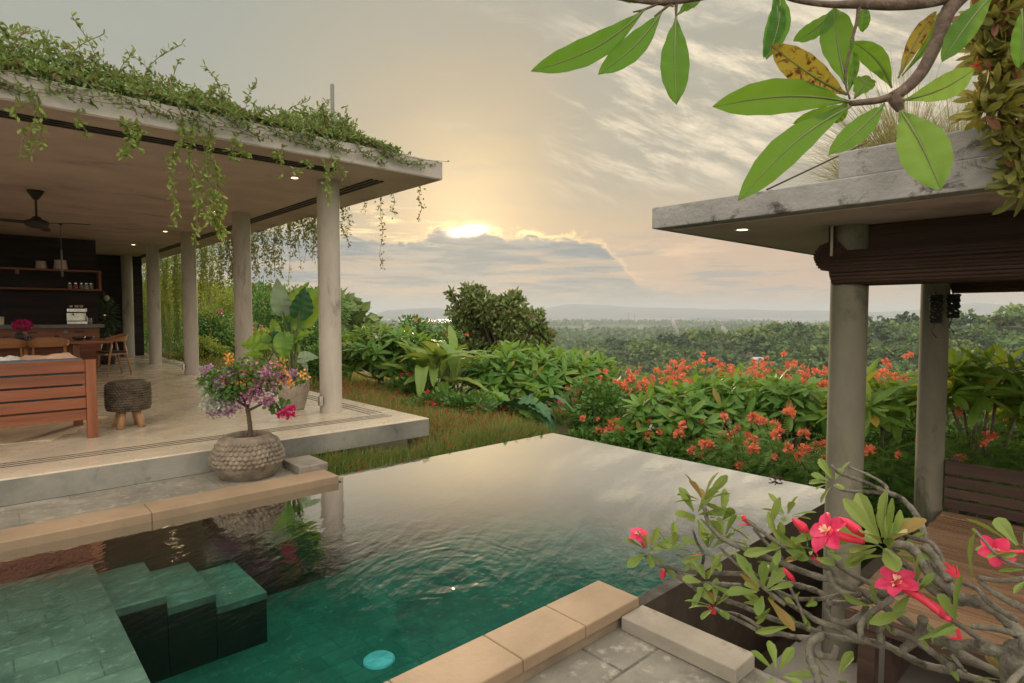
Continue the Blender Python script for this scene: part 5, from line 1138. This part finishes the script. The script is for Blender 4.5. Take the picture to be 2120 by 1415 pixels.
# ================================================================ ROOF GRASS AND CLIMBER AT THE RIGHT
m_fgr = leafm('fountain_grass_blade', (.14, .15, .055), (.26, .235, .11), (.30, .28, .10), .35, .6)
def fountain(label, base, n, H, spread):
    t = thing('fountain_grass', label, 'grass tuft', base, 'grass tufts in the roof planter'); base = np.array(base); g = MB(); K = 7
    az_ = rnd(0, 6.28, n); el = rnd(.25, 1.45, n); L = H * rnd(.55, 1.15, n); hd = np.stack([np.cos(az_), np.sin(az_), 0 * az_], 1); b_ = base + hd * rnd(0, .12, (n, 1)) * 1.0; u = np.linspace(0, 1, K)
    drop = rnd(.15, .6, n)
    P = b_[:, None] + hd[:, None] * (np.cos(el)[:, None] * L[:, None] * u * spread)[..., None] ; P[..., 2] += np.sin(el)[:, None] * L[:, None] * u - drop[:, None] * (u ** 2.4) * L[:, None]
    sd = np.stack([-np.sin(az_ + .6), np.cos(az_ + .6), 0 * az_], 1)[:, None] * (.0022 * (1 - u * .8))[None, :, None]
    V = np.stack([P - sd, P + sd], 2).reshape(-1, 3); off = (np.arange(n) * 2 * K)[:, None, None]; f = np.array([(2 * k, 2 * k + 1, 2 * k + 3, 2 * k + 2) for k in range(K - 1)])
    g.add(V, [(f[None] + off).reshape(-1, 4)]); g.build('blades', m_fgr, t); return t
q = at(1880, 275, 3.5); fountain('big arching tuft of fountain grass in the roof planter', (q[0], q[1], 1.955), 1700, .85, 1.0)
q = at(1990, 262, 3.3); fountain('smaller tuft of fountain grass beside the climber on the roof', (q[0], q[1], 1.955), 900, .55, 1.0)
q = at(1800, 290, 3.7); fountain('wispy tuft of fountain grass at the left end of the roof planter', (q[0], q[1], 1.955), 500, .62, 1.15)
m_clmb = leafm('bronze_leaf', (.085, .105, .025), (.20, .19, .045), (.36, .32, .06), .35, .45, (.22, .10, .05), .12)
cb = thing('climber', 'bronze green climber with narrow leaves hanging at the right border', 'climber', at(2150, 200, 2.3)); g = MB(); s_ = MB()
for P in ([(2140, -40), (2105, 60), (2085, 150), (2070, 240)], [(2150, 60), (2110, 150), (2095, 230), (2090, 300)], [(2140, -60), (2080, -10), (2050, 60), (2040, 110)], [(2170, 200), (2120, 260), (2110, 330), (2110, 395)], [(2160, 120), (2100, 190), (2050, 215), (2035, 205)], [(2150, 0), (2110, 20), (2075, 90), (2060, 150)], [(2150, -30), (2090, 30), (2060, 40), (2040, 20)]):
    Q, _ = resamp([at(x, y, 2.27 + random.uniform(-.06, .05)) for x, y in P], np.zeros(len(P)), 12); s_.tube(Q, .004, 5)
    for k in range(4, len(Q)):
        rosette(g, Q[k] + RNG.normal(size=3) * .02, RNG.normal(size=3) + [0, 0, -.2], 5, .084, .027, T_LANCE, 40, 110)
g.build('foliage', m_clmb, cb); s_.build('stem', m_barkd, cb); f = MB(); c = at(2022, 137, 2.2); f.leaves(c, rdir(9), rdir(9), .02, .016, T_PET); f.build('blossom', m_red, cb)

# ================================================================ DESERT ROSE
m_drb = surf('desert_rose_bark', (.085, .08, .062), (.225, .21, .17), 26, .75, .6, 90, c3=(.05, .04, .03), s3=20, a3=.53)
m_drl = leafm('desert_rose_leaf', (.085, .145, .03), (.145, .20, .05), (.24, .28, .05), .28, .58, (.28, .20, .06), .08)
m_drf, t, b, o = newmat('desert_rose_petal'); co = t.nodes.new('ShaderNodeTexCoord').outputs['Object']
t.links.new(mixc(t, noise(t, co, 25, 4).smooth(.3, .7), (.74, .022, .12), (.82, .085, .20)), b.inputs['Base Color']); b.inputs['Roughness'].default_value = .5; b.inputs['Subsurface Weight'].default_value = 0
tl = t.nodes.new('ShaderNodeBsdfTranslucent'); tl.inputs[0].default_value = (.85, .06, .2, 1); mx = t.nodes.new('ShaderNodeMixShader'); mx.inputs[0].default_value = .3; t.links.new(b.outputs[0], mx.inputs[1]); t.links.new(tl.outputs[0], mx.inputs[2]); t.links.new(mx.outputs[0], o.inputs[0])
m_thr = plain('pale_throat', (.85, .48, .34), .5); m_drt = plain('desert_rose_tube', (.62, .03, .07), .5)
rb = at(2260, 1620, 1.15); dr_ = thing('desert_rose', 'desert rose shrub with contorted grey branches and pink trumpet flowers in the foreground', 'shrub', (rb[0], rb[1], -.29))
def c5(x, y, d): return at(1260 + x / 2.465, 960 + y / 2.465, d)
def dbr(P, r, d0, d1):
    m_ = len(P); Q = [c5(x, y, d0 + (d1 - d0) * k / (m_ - 1)) for k, (x, y) in enumerate(P)]; rr = np.linspace(r[0], r[1], m_) * np.linspace(d0, d1, m_) / FPX / 2.465
    Q, rr = resamp(Q, rr, 7); rr = rr * (1 + .07 * np.sin(np.arange(len(rr)) * 1.3) + .09 * np.abs(np.sin(np.arange(len(rr)) * .55)) ** 6 + .03 * np.sin(np.arange(len(rr)) * 2.9 + 1))
    MB().tube(Q, rr, 12).build('branch', m_drb, dr_, smooth=True)
dbr([(485, 200), (505, 290), (560, 365), (650, 420), (760, 460), (850, 495), (960, 540), (1060, 575), (1170, 605), (1300, 660), (1420, 740), (1600, 860), (1850, 1000), (2100, 1120)], (9, 22), 1.75, 1.12)
dbr([(190, 470), (260, 515), (350, 540), (450, 555), (560, 560), (680, 565), (800, 590), (900, 610), (1000, 630), (1080, 660), (1120, 700), (1200, 715), (1330, 700), (1440, 690)], (9, 17), 1.9, 1.35)
dbr([(340, 545), (400, 600), (480, 612), (600, 618), (690, 625)], (8, 12), 1.87, 1.6)
dbr([(350, 575), (420, 622), (480, 665), (560, 690), (650, 715), (760, 760), (860, 800), (960, 820), (1040, 850), (1120, 880), (1250, 900), (1330, 910), (1420, 930), (1520, 985), (1620, 1030), (1750, 1060), (1900, 1110), (1990, 1150)], (9, 20), 1.82, 1.15)
dbr([(545, 740), (600, 770), (680, 810), (740, 840), (790, 870), (870, 868), (950, 885), (1050, 892)], (8, 14), 1.65, 1.35)
dbr([(560, 760), (640, 765), (720, 800), (780, 842), (860, 850)], (6, 10), 1.66, 1.42)
dbr([(705, 290), (780, 345), (860, 400), (950, 455), (1040, 500), (1120, 540), (1180, 600), (1250, 635), (1330, 660), (1430, 668), (1500, 650), (1542, 615), (1550, 570), (1520, 525), (1470, 480), (1430, 445)], (10, 16), 1.55, 1.22)
dbr([(1130, 490), (1230, 560), (1330, 610), (1410, 655)], (10, 14), 1.42, 1.28)
dbr([(1140, 10), (1180, 50), (1300, 92), (1400, 140), (1480, 170), (1540, 222), (1585, 290), (1615, 375), (1640, 470), (1690, 560), (1760, 650)], (7, 20), 1.50, 1.18)
dbr([(1225, 18), (1330, 60), (1410, 110), (1430, 150), (1490, 172)], (5, 11), 1.50, 1.36); dbr([(1150, 112), (1200, 138), (1300, 145), (1420, 152)], (5, 11), 1.52, 1.40)
dbr([(1450, 480), (1452, 420), (1520, 418), (1570, 455), (1620, 540), (1680, 600), (1740, 640), (1800, 690), (1900, 712), (1990, 760), (2060, 830), (2125, 900)], (18, 34), 1.25, 1.02)
dbr([(1480, 350), (1560, 382), (1640, 402), (1685, 455), (1712, 540), (1722, 592), (1760, 650)], (9, 16), 1.25, 1.12); dbr([(1590, 435), (1640, 450), (1690, 520), (1740, 600)], (16, 18), 1.2, 1.12)
dbr([(1790, 605), (1880, 640), (1930, 700), (1990, 745), (2090, 800)], (10, 16), 1.1, 1.0); dbr([(1880, 580), (2000, 598), (2130, 588)], (11, 14), 1.05, 1.0); dbr([(1890, 600), (2000, 680), (2130, 745)], (11, 20), 1.05, .98)
dbr([(640, 470), (740, 560), (850, 640), (930, 720), (1000, 760), (1060, 800), (1180, 845), (1290, 895), (1400, 930)], (8, 18), 1.6, 1.25)
dbr([(870, 655), (960, 690), (1100, 690), (1200, 668), (1260, 690)], (9, 14), 1.5, 1.35); dbr([(1130, 700), (1118, 760), (1150, 800), (1220, 812), (1290, 772), (1315, 725)], (14, 15), 1.35, 1.3)
dbr([(1290, 895), (1288, 825), (1330, 770), (1400, 722), (1450, 685)], (15, 15), 1.22, 1.24); dbr([(1392, 915), (1380, 862), (1402, 815)], (17, 16), 1.2, 1.2); dbr([(1085, 880), (1035, 915), (1028, 990), (1055, 1060), (1080, 1150), (1090, 1260)], (20, 23), 1.28, 1.15)
dbr([(1060, 975), (1140, 985), (1165, 935)], (17, 15), 1.3, 1.32); dbr([(1500, 950), (1550, 915), (1590, 860), (1605, 790)], (20, 22), 1.2, 1.16); dbr([(1640, 850), (1740, 920), (1850, 925), (1960, 950), (2130, 970)], (18, 36), 1.12, .98)
dbr([(1700, 770), (1800, 830), (1900, 900), (2000, 960), (2120, 1010)], (12, 17), 1.12, 1.0); dbr([(1850, 830), (1990, 848), (2130, 885)], (13, 17), 1.05, 1.0); dbr([(2112, 885), (2112, 980), (2105, 1030)], (15, 17), .98, .98); dbr([(2130, 1040), (2060, 1110), (2020, 1180)], (15, 18), .96, .95)
dbr([(1750, 975), (1800, 1040), (1822, 1062)], (11, 9), 1.08, 1.05); dbr([(430, 340), (450, 400), (485, 470), (470, 540)], (5, 9), 1.72, 1.8); dbr([(570, 430), (640, 500), (740, 580), (800, 640), (900, 720)], (7, 12), 1.66, 1.42); dbr([(880, 540), (930, 640), (970, 720), (1010, 830)], (6, 9), 1.5, 1.4); dbr([(1120, 550), (1150, 620), (1200, 660), (1290, 672)], (12, 14), 1.36, 1.3)
dbr([(1500, 380), (1440, 440), (1460, 520), (1520, 560)], (8, 12), 1.27, 1.22); dbr([(740, 330), (800, 400), (880, 480), (900, 530)], (8, 10), 1.56, 1.5); dbr([(1870, 340), (1920, 400), (2000, 480), (2120, 530)], (6, 9), 1.0, .95); dbr([(1600, 600), (1660, 650), (1740, 690), (1800, 700)], (18, 26), 1.18, 1.1); dbr([(1450, 850), (1560, 900), (1700, 1000), (1760, 1040)], (14, 18), 1.2, 1.08)
# the swollen foot standing on the terrace, just outside the picture
MB().tube([(rb[0], rb[1], -.29), (rb[0], rb[1], -.12), (rb[0] - .02, rb[1], .08), tuple(c5(2150, 1150, 1.0)), tuple(c5(2130, 940, 1.0))], [.10, .12, .09, .04, .022], 14, smooth_path=5).build('swollen_base', m_drb, dr_, smooth=True)
dl = MB()
for x, y, d, n, L, up_ in ((482, 195, 1.75, 9, .075, 1), (445, 265, 1.76, 8, .07, .4), (200, 450, 1.9, 9, .075, .6), (320, 440, 1.85, 6, .06, 1), (590, 390, 1.68, 7, .065, .8), (510, 445, 1.76, 6, .06, .5), (545, 735, 1.66, 9, .062, .6), (500, 610, 1.7, 6, .06, .5), (910, 275, 1.6, 7, .05, 1), (1100, 455, 1.43, 8, .075, .8), (1030, 480, 1.47, 5, .055, .8), (880, 430, 1.5, 5, .06, .3), (1400, 420, 1.24, 12, .085, 1), (1150, 100, 1.52, 7, .05, .9), (790, 660, 1.48, 7, .07, .9), (730, 500, 1.55, 6, .04, 1), (1450, 470, 1.24, 4, .06, .2), (1370, 740, 1.24, 4, .05, -.4), (2115, 455, .98, 6, .06, .5), (1560, 640, 1.18, 3, .05, .4), (860, 1080, 1.25, 4, .05, 1), (1160, 1110, 1.2, 4, .05, 1), (1660, 960, 1.12, 3, .03, .5), (570, 300, 1.75, 4, .07, .3), (980, 740, 1.42, 3, .03, .5), (2050, 1110, 1.0, 4, .04, 1), (840, 720, 1.5, 4, .05, -.3)):
    rosette(dl, c5(x, y, d), UP * up_ + RNG.normal(size=3) * .3, n + 2, L * 1.2, L * .4, T_SPAT, 20, 95)
def sleaf(a, e, w_, d): b_, e_ = c5(*a, d), c5(*e, d - .02); dl.leaves(b_, e_ - b_, CAMP - b_ + RNG.normal(size=3) * .4, np.linalg.norm(e_ - b_), w_ / 2.465 * d / FPX, T_SPAT)
for a, e, w_, d in (((820, 330), (870, 180), 40, 1.55), ((1860, 590), (1830, 365), 34, 1.02), ((1770, 800), (1775, 580), 34, 1.08), ((1520, 755), (1350, 810), 56, 1.2), ((1580, 900), (1770, 825), 40, 1.1), ((1650, 890), (1775, 835), 36, 1.09), ((1770, 790), (1705, 680), 80, 1.1), ((1580, 650), (1650, 560), 40, 1.15), ((920, 830), (765, 865), 36, 1.4), ((2120, 450), (2020, 475), 26, .98), ((2120, 540), (2015, 545), 20, .98), ((2130, 600), (2070, 645), 30, .98), ((1880, 360), (1870, 335), 24, 1.0), ((1000, 460), (850, 360), 44, 1.48), ((1440, 400), (1500, 250), 44, 1.24), ((1420, 400), (1445, 190), 34, 1.24), ((470, 470), (380, 500), 30, 1.78), ((800, 440), (880, 405), 50, 1.52), ((670, 560), (770, 650), 46, 1.58), ((660, 650), (770, 700), 40, 1.56), ((690, 710), (790, 712), 34, 1.52)): sleaf(a, e, w_, d)
dl.build('foliage', m_drl, dr_)
def drflower(tube, r, petals=5, face=None):
    Q = [c5(*p) for p in tube]; t = thing('x', '', '') if False else None
    ax = nrm(Q[-1] - Q[-2]) if face is None else nrm(np.array(face)); L = np.linalg.norm(Q[-1] - Q[0]); m_ = len(Q)
    fl = MB(); u = nrm(np.cross(ax, UP + rdir(1)[0] * .1)); v = np.cross(ax, u); a0 = rnd(0, 6.28)
    for k in range(petals):
        a = a0 + k * 6.2832 / petals + rnd(-.1, .1); d = (u * math.cos(a) + v * math.sin(a)) + ax * rnd(.25, .6); rib = MB(); rr_ = r * rnd(.85, 1.1)
        b_ = Q[-1] - ax * .004; ts = np.linspace(0, 1, 9); wd = np.interp(ts, [0, .3, .6, .85, 1], [.3, .75, 1, .75, .1]) * rr_ * .78; d = nrm(d); sd = nrm(np.cross(d, ax)); nn = np.cross(sd, d); V = []
        for j in range(9):
            for w_ in (-.5, -.2, 0, .2, .5): V.append(b_ + d * ts[j] * rr_ + sd * w_ * wd[j] + nn * (-.25 * ts[j] ** 2 * rr_ + .35 * abs(w_) * wd[j] + .03 * rr_ * math.sin(ts[j] * 14 + w_ * 9)))
        fl.add(V, [np.array([(j * 5 + i, j * 5 + i + 1, j * 5 + i + 6, j * 5 + i + 5) for j in range(8) for i in range(4)])])
    o = fl.build('flower', m_drf, dr_, smooth=True)
    MB().lathe([(.001, 0), (r * .16, r * .06), (r * .2, r * .02)], (0, 0, 0), 10).add(np.zeros((0, 3)), []) if False else None
    th_ = MB(); th_.leaves(np.repeat((Q[-1] + ax * .002)[None], 10, 0), ax * .55 + rdir(10) * .7, ax + rdir(10) * .2, r * .34, r * .12, T_PET); th_.build('throat', m_thr, o)
    MB().tube(Q, np.linspace(.12, .23, m_) * r * 1.0, 12, smooth_path=4).build('flower_tube', m_drt, o, smooth=True)
lf_ = -RT * .85 + UP * .5 - FW * .12
drflower([(1300, 400, 1.24), (1220, 380, 1.24), (1120, 350, 1.25)], .05, 5, lf_); drflower([(185, 430, 1.9), (165, 395, 1.9), (150, 362, 1.9)], .032, 5, UP * .8 - FW * .5 - RT * .2); drflower([(1715, 785, 1.1), (1600, 690, 1.14), (1470, 610, 1.18)], .045, 5, UP * .9 - FW * .22 - RT * .5); drflower([(2120, 450, .97), (2040, 455, .98), (1970, 445, .99)], .027, 5, -FW * .9 - RT * .6 + UP * .1); drflower([(275, 590, 1.85), (280, 570, 1.85), (285, 550, 1.85)], .02, 3, UP)
def bud(P, r):
    Q = [c5(*p) for p in P]; MB().tube(Q, np.array([.4, 1, .75, .12][:len(Q)]) * r, 10, smooth_path=5).build('bud', m_drt, dr_, smooth=True)
bud([(1300, 370, 1.23), (1260, 335, 1.23), (1215, 300, 1.23), (1180, 275, 1.23)], .011); bud([(1015, 350, 1.3), (990, 325, 1.3), (960, 300, 1.3), (935, 278, 1.3)], .011); bud([(380, 500, 1.8), (420, 490, 1.8), (455, 475, 1.8), (470, 462, 1.8)], .009); bud([(950, 605, 1.42), (930, 580, 1.42), (905, 550, 1.42), (890, 530, 1.42)], .007); bud([(270, 590, 1.86), (275, 570, 1.86), (285, 545, 1.86), (290, 535, 1.86)], .009); bud([(1740, 800, 1.08), (1680, 745, 1.12), (1600, 690, 1.14), (1520, 640, 1.17)], .010); bud([(700, 300, 1.55), (692, 280, 1.55), (685, 265, 1.55)], .006)
for x, y, d in ((1760, 560, 1.06), (1740, 540, 1.06), (1770, 880, 1.06), (700, 300, 1.55), (1050, 490, 1.45), (520, 750, 1.65)):
    s_ = MB()
    for k in range(6): e = c5(x + rnd(-35, 20), y + rnd(-40, 15), d); s_.tube([c5(x + 25, y + 15, d), e], [.003, .0008], 5)
    s_.build('sepals', m_drt, dr_)
# floating blossom sprig on the water
p = onz(1605, 995, WZ); fs = MB()
for k in range(9): e = p + np.array([rnd(-.06, .06), rnd(-.06, .06), .012 + rnd(0, .02)]); fs.tube([p + [0, 0, .004], (p + e) / 2 + [0, 0, .015], e], [.004, .005, .002], 5)
d = rdir(16); fs.leaves(p + d * [.05, .05, .01] + [0, 0, .012], d, rdir(16), .02, .012, T_OVAL)
tag(fs.build('fallen_sprig', m_barkd, org=p), 'dry brown sprig floating on the pool near the far edge', 'sprig')

# ================================================================ THE FAR LAND
m_far = [leafm('hill_tree_a', (.055, .11, .035), (.09, .15, .045), (.09, .14, .03), .2, .6), leafm('hill_tree_b', (.07, .12, .034), (.115, .165, .048), (.12, .15, .03), .2, .6), leafm('hill_tree_c', (.045, .085, .034), (.07, .12, .042), (.07, .11, .03), .2, .6), leafm('hill_tree_d', (.10, .15, .04), (.15, .19, .055), (.16, .2, .04), .2, .6), leafm('hill_tree_e', (.028, .058, .028), (.045, .08, .035), (.05, .08, .03), .15, .6)]
def far_crown(seed):
    g = MB(); n = 130; lc = rdir(6) * [.55, .55, .28] * rnd(.5, 1, (6, 1)); k = RNG.integers(0, 6, n); d = rdir(n); d[:, 2] = np.abs(d[:, 2]) * .9 - .25
    g.leaves(lc[k] + d * .5 * [1, 1, .75] + [0, 0, .85], d + rdir(n) * .5, rdir(n) + [0, 0, .8], .34 * rnd(.6, 1.2, n), .26, T_OVAL); return g
PROT = []
for k in range(6):
    me = far_crown(k).data('hill_crown'); me.materials.append(m_far[k % 5]); tm_ = MB().tube([(0, 0, -.3), (.03, .02, .35), (0, 0, .8)], [.06, .045, .03], 5).data('hill_trunk'); tm_.materials.append(m_barkd); PROT.append((me, tm_))
cand = []
tries = 0
while len(cand) < 1050 and tries < 40000:
    tries += 1; a = R(rnd(-3.5, 44)); r = math.sqrt(rnd(150 ** 2, 470 ** 2)); x, y = r * math.cos(AZ - a), r * math.sin(AZ - a)
    if fbm(np.array(x), np.array(y), .035, 3, 5) < -.75: continue
    cand.append((r, x, y, rnd(3.0, 5.6) * (1.5 if random.random() < .12 else 1)))
cand.sort(); stf = {k_: MB() for k_ in range(5)}; ind = 0
for i, (r, x, y, s_) in enumerate(cand):
    z = float(gz(x, y)); k = random.randrange(6)
    if i % 3 == 0 and ind < 295:
        ind += 1; t = thing('hillside_tree', 'rounded green tree in the dense wood on the hillside beyond the orange flowers', 'tree', (x, y, z), 'trees of the hillside wood')
        for nm, me in (('crown', PROT[k][0]), ('trunk', PROT[k][1])):
            o = bpy.data.objects.new(nm, me); COL.objects.link(o); o.parent = t
        t.scale = (s_, s_, s_ * rnd(.8, 1.15)); t.rotation_euler = (0, 0, rnd(0, 6.28))
    else:
        n = 70; g = stf[k % 5]; d = rdir(n); d[:, 2] = np.abs(d[:, 2]) * .9 - .25; lc = rdir(5) * [.55, .55, .25]; q = RNG.integers(0, 5, n)
        g.leaves(np.array([x, y, z]) + (lc[q] + d * .5 * [1, 1, .75] + [0, 0, .8]) * s_, d + rdir(n) * .5, rdir(n) + [0, 0, .8], .42 * s_ * rnd(.6, 1.2, n), .33 * s_, T_DIA)
for k, g in stf.items(): tag(g.build('hillside_wood', m_far[k]), kind='stuff')
# the plain: groves out to the shore
g = MB(); N = 15000; a = np.radians(rnd(-22, 40, N)); r = 500 * (3000 / 500) ** rnd(0, 1, N) ** .8; x, y = r * np.cos(AZ - a), r * np.sin(AZ - a); keep = fbm(x, y, .004, 4, 3) > -.35; x, y, r = x[keep], y[keep], r[keep]; z = gz(x, y); s_ = rnd(3, 7, len(x)) * (1 + r / 2500)
for k in range(5):
    d = rdir(len(x)); g.leaves(np.stack([x, y, z + s_ * .5], 1) + d * s_[:, None] * [.7, .7, .35], d + [0, 0, .1], rdir(len(x)) + [0, 0, 1], s_ * .9, s_ * .8, T_DIA)
tag(g.build('groves_of_the_plain', m_far[2]), kind='stuff')
# left horizon beyond the bank
g = MB(); N = 2600; a = np.radians(rnd(-34, -12, N)); r = rnd(55, 140, N); x, y = r * np.cos(AZ - a), r * np.sin(AZ - a); z = gz(x, y); s_ = rnd(1.2, 2.6, N)
for k in range(10):
    d = rdir(N); g.leaves(np.stack([x, y, z + s_ * .35], 1) + d * s_[:, None] * [.7, .7, .4], d + [0, 0, .1], rdir(N) + [0, 0, 1], s_ * .5, s_ * .4, T_DIA)
tag(g.build('scrub_beyond_the_garden', m_far[1]), kind='stuff')
# houses
m_tin = plain('pale_tin_roof', (.42, .43, .43), .6)
def house(px, py, d, wx, wy, h, mat, lb, wallm=None):
    c = at(px, py, d); z0 = float(gz(c[0], c[1])); t = thing('farm_house', lb, 'house', (c[0], c[1], c[2] - h)); u = RT[:2]; v = FW[:2] / np.linalg.norm(FW[:2])
    def q(a, b_, z): return (c[0] + u[0] * a + v[0] * b_, c[1] + u[1] * a + v[1] * b_, z)
    w_ = MB(); V = [q(i * wx * .46, j * wy * .46, z) for z in (c[2] - h - 4, c[2]) for i, j in ((-1, -1), (1, -1), (1, 1), (-1, 1))]; w_.add(V, [[(0, 1, 5, 4), (1, 2, 6, 5), (2, 3, 7, 6), (3, 0, 4, 7), (4, 5, 6, 7)]]); w_.build('wall', wallm or m_conc, t)
    r_ = MB(); V = [q(i * wx * .5, j * wy * .5, c[2] + .02) for i, j in ((-1, -1), (1, -1), (1, 1), (-1, 1))] + [q(-wx * .5, 0, c[2] + h * .6), q(wx * .5, 0, c[2] + h * .6)]; r_.add(V, [[(0, 1, 5, 4), (2, 3, 4, 5), (0, 3, 2, 1)], [(1, 2, 5), (3, 0, 4)]]); r_.build('roof', mat, t)
house(1568, 744, 300, 5.5, 6, 1.8, m_tin, 'farm house with a pale tin roof on the wooded hillside'); house(1597, 750, 296, 6.5, 4, 1.0, m_tin, 'long low shed with a grey tin roof right of the pale farm house'); house(1548, 733, 318, 4.0, 4, 1.4, m_tileroof, 'small house with a reddish roof above the pale farm house'); house(1213, 746, 330, 3.5, 3, 1.0, m_tin, 'tiny pale shed among trees right of the dark tree')
# masts
m_mast = plain('galvanised_mast', (.16, .16, .16), .6)
def mast(px, d, ytop, lb, wdt, cat='pylon'):
    c = at(px, 660, d); z0 = float(gz(c[0], c[1])); zt = at(px, ytop, d)[2]; t = thing('lattice_mast', lb, cat, (c[0], c[1], z0)); H_ = zt - z0; g = MB()
    for i, j in ((-1, -1), (1, -1), (1, 1), (-1, 1)): g.tube([(c[0] + i * wdt, c[1] + j * wdt, z0 - 1), (c[0] + i * wdt * .25, c[1] + j * wdt * .25, zt)], [wdt * .1, wdt * .06], 5)
    for k in range(9):
        u = k / 9; w0, w1 = wdt * (1 - .75 * u), wdt * (1 - .75 * (u + 1 / 9))
        for s_ in (-1, 1): g.tube([(c[0] - s_ * w0, c[1] - w0, z0 + H_ * u), (c[0] + s_ * w1, c[1] - w1, z0 + H_ * (u + 1 / 9))], wdt * .05, 4); g.tube([(c[0] - w0, c[1] - s_ * w0, z0 + H_ * u), (c[0] - w1, c[1] + s_ * w1, z0 + H_ * (u + 1 / 9))], wdt * .05, 4)
    g.build('lattice', m_mast, t)
    for u in (.8, .9): MB().bar(np.array([c[0], c[1], z0 + H_ * u]) - RT * wdt * 1.6, np.array([c[0], c[1], z0 + H_ * u]) + RT * wdt * 1.6, wdt * .12, wdt * .12).build('cross_arm', m_mast, t)
mast(1301, 2300, 647, 'taller of the two close lattice pylons near the shore', 3.0); mast(1314, 2350, 650, 'shorter of the two close lattice pylons near the shore', 2.6); mast(1389, 2300, 655, 'single lattice pylon on the plain right of the pair', 2.4); mast(1238, 1700, 672, 'faint lattice pylon on the plain nearest the dark tree', 2.2); mast(1884, 700, 655, 'tall thin mast seen between the two pavilion columns', .8, 'mast')
# smoke
m, t, b, o = newmat('smoke'); t.nodes.remove(b); pv = t.nodes.new('ShaderNodeVolumePrincipled'); pv.inputs['Color'].default_value = (.9, .9, .88, 1); pv.inputs['Density'].default_value = .075; t.links.new(pv.outputs[0], o.inputs['Volume'])
for px, py, d, hpx, lean, lb in ((1205, 694, 1200, 20, 14, 'broad pale smoke plume rising from the plain right of the dark tree'), (1322, 695, 1150, 16, 4, 'small smoke plume at the middle of the plain'), (1405, 697, 1100, 30, -14, 'tallest smoke plume leaning left over the plain'), (1432, 696, 1100, 12, -10, 'low smoke wisp beside the tallest plume'), (1510, 696, 1050, 18, -16, 'smoke plume at the foot of the wooded hill'), (745, 690, 900, 46, 6, 'faint smoke column just right of the front column')):
    c = at(px, py, d); s_ = d / FPX; c[2] = float(gz(c[0], c[1])) - .5; K = 12; P = [c + RT * lean * s_ * (k / K) ** 1.5 + np.array([0, 0, (hpx + 8) * s_ * k / K]) + RNG.normal(size=3) * s_ * 1.0 for k in range(K + 1)]
    tag(MB().tube(P, [s_ * (1.2 + 4.2 * (k / K) ** .8 + rnd(-.4, .4)) * (1 if k < K else .3) for k in range(K + 1)], 10, smooth_path=3).build('smoke_plume', m, org=c), lb, 'smoke')
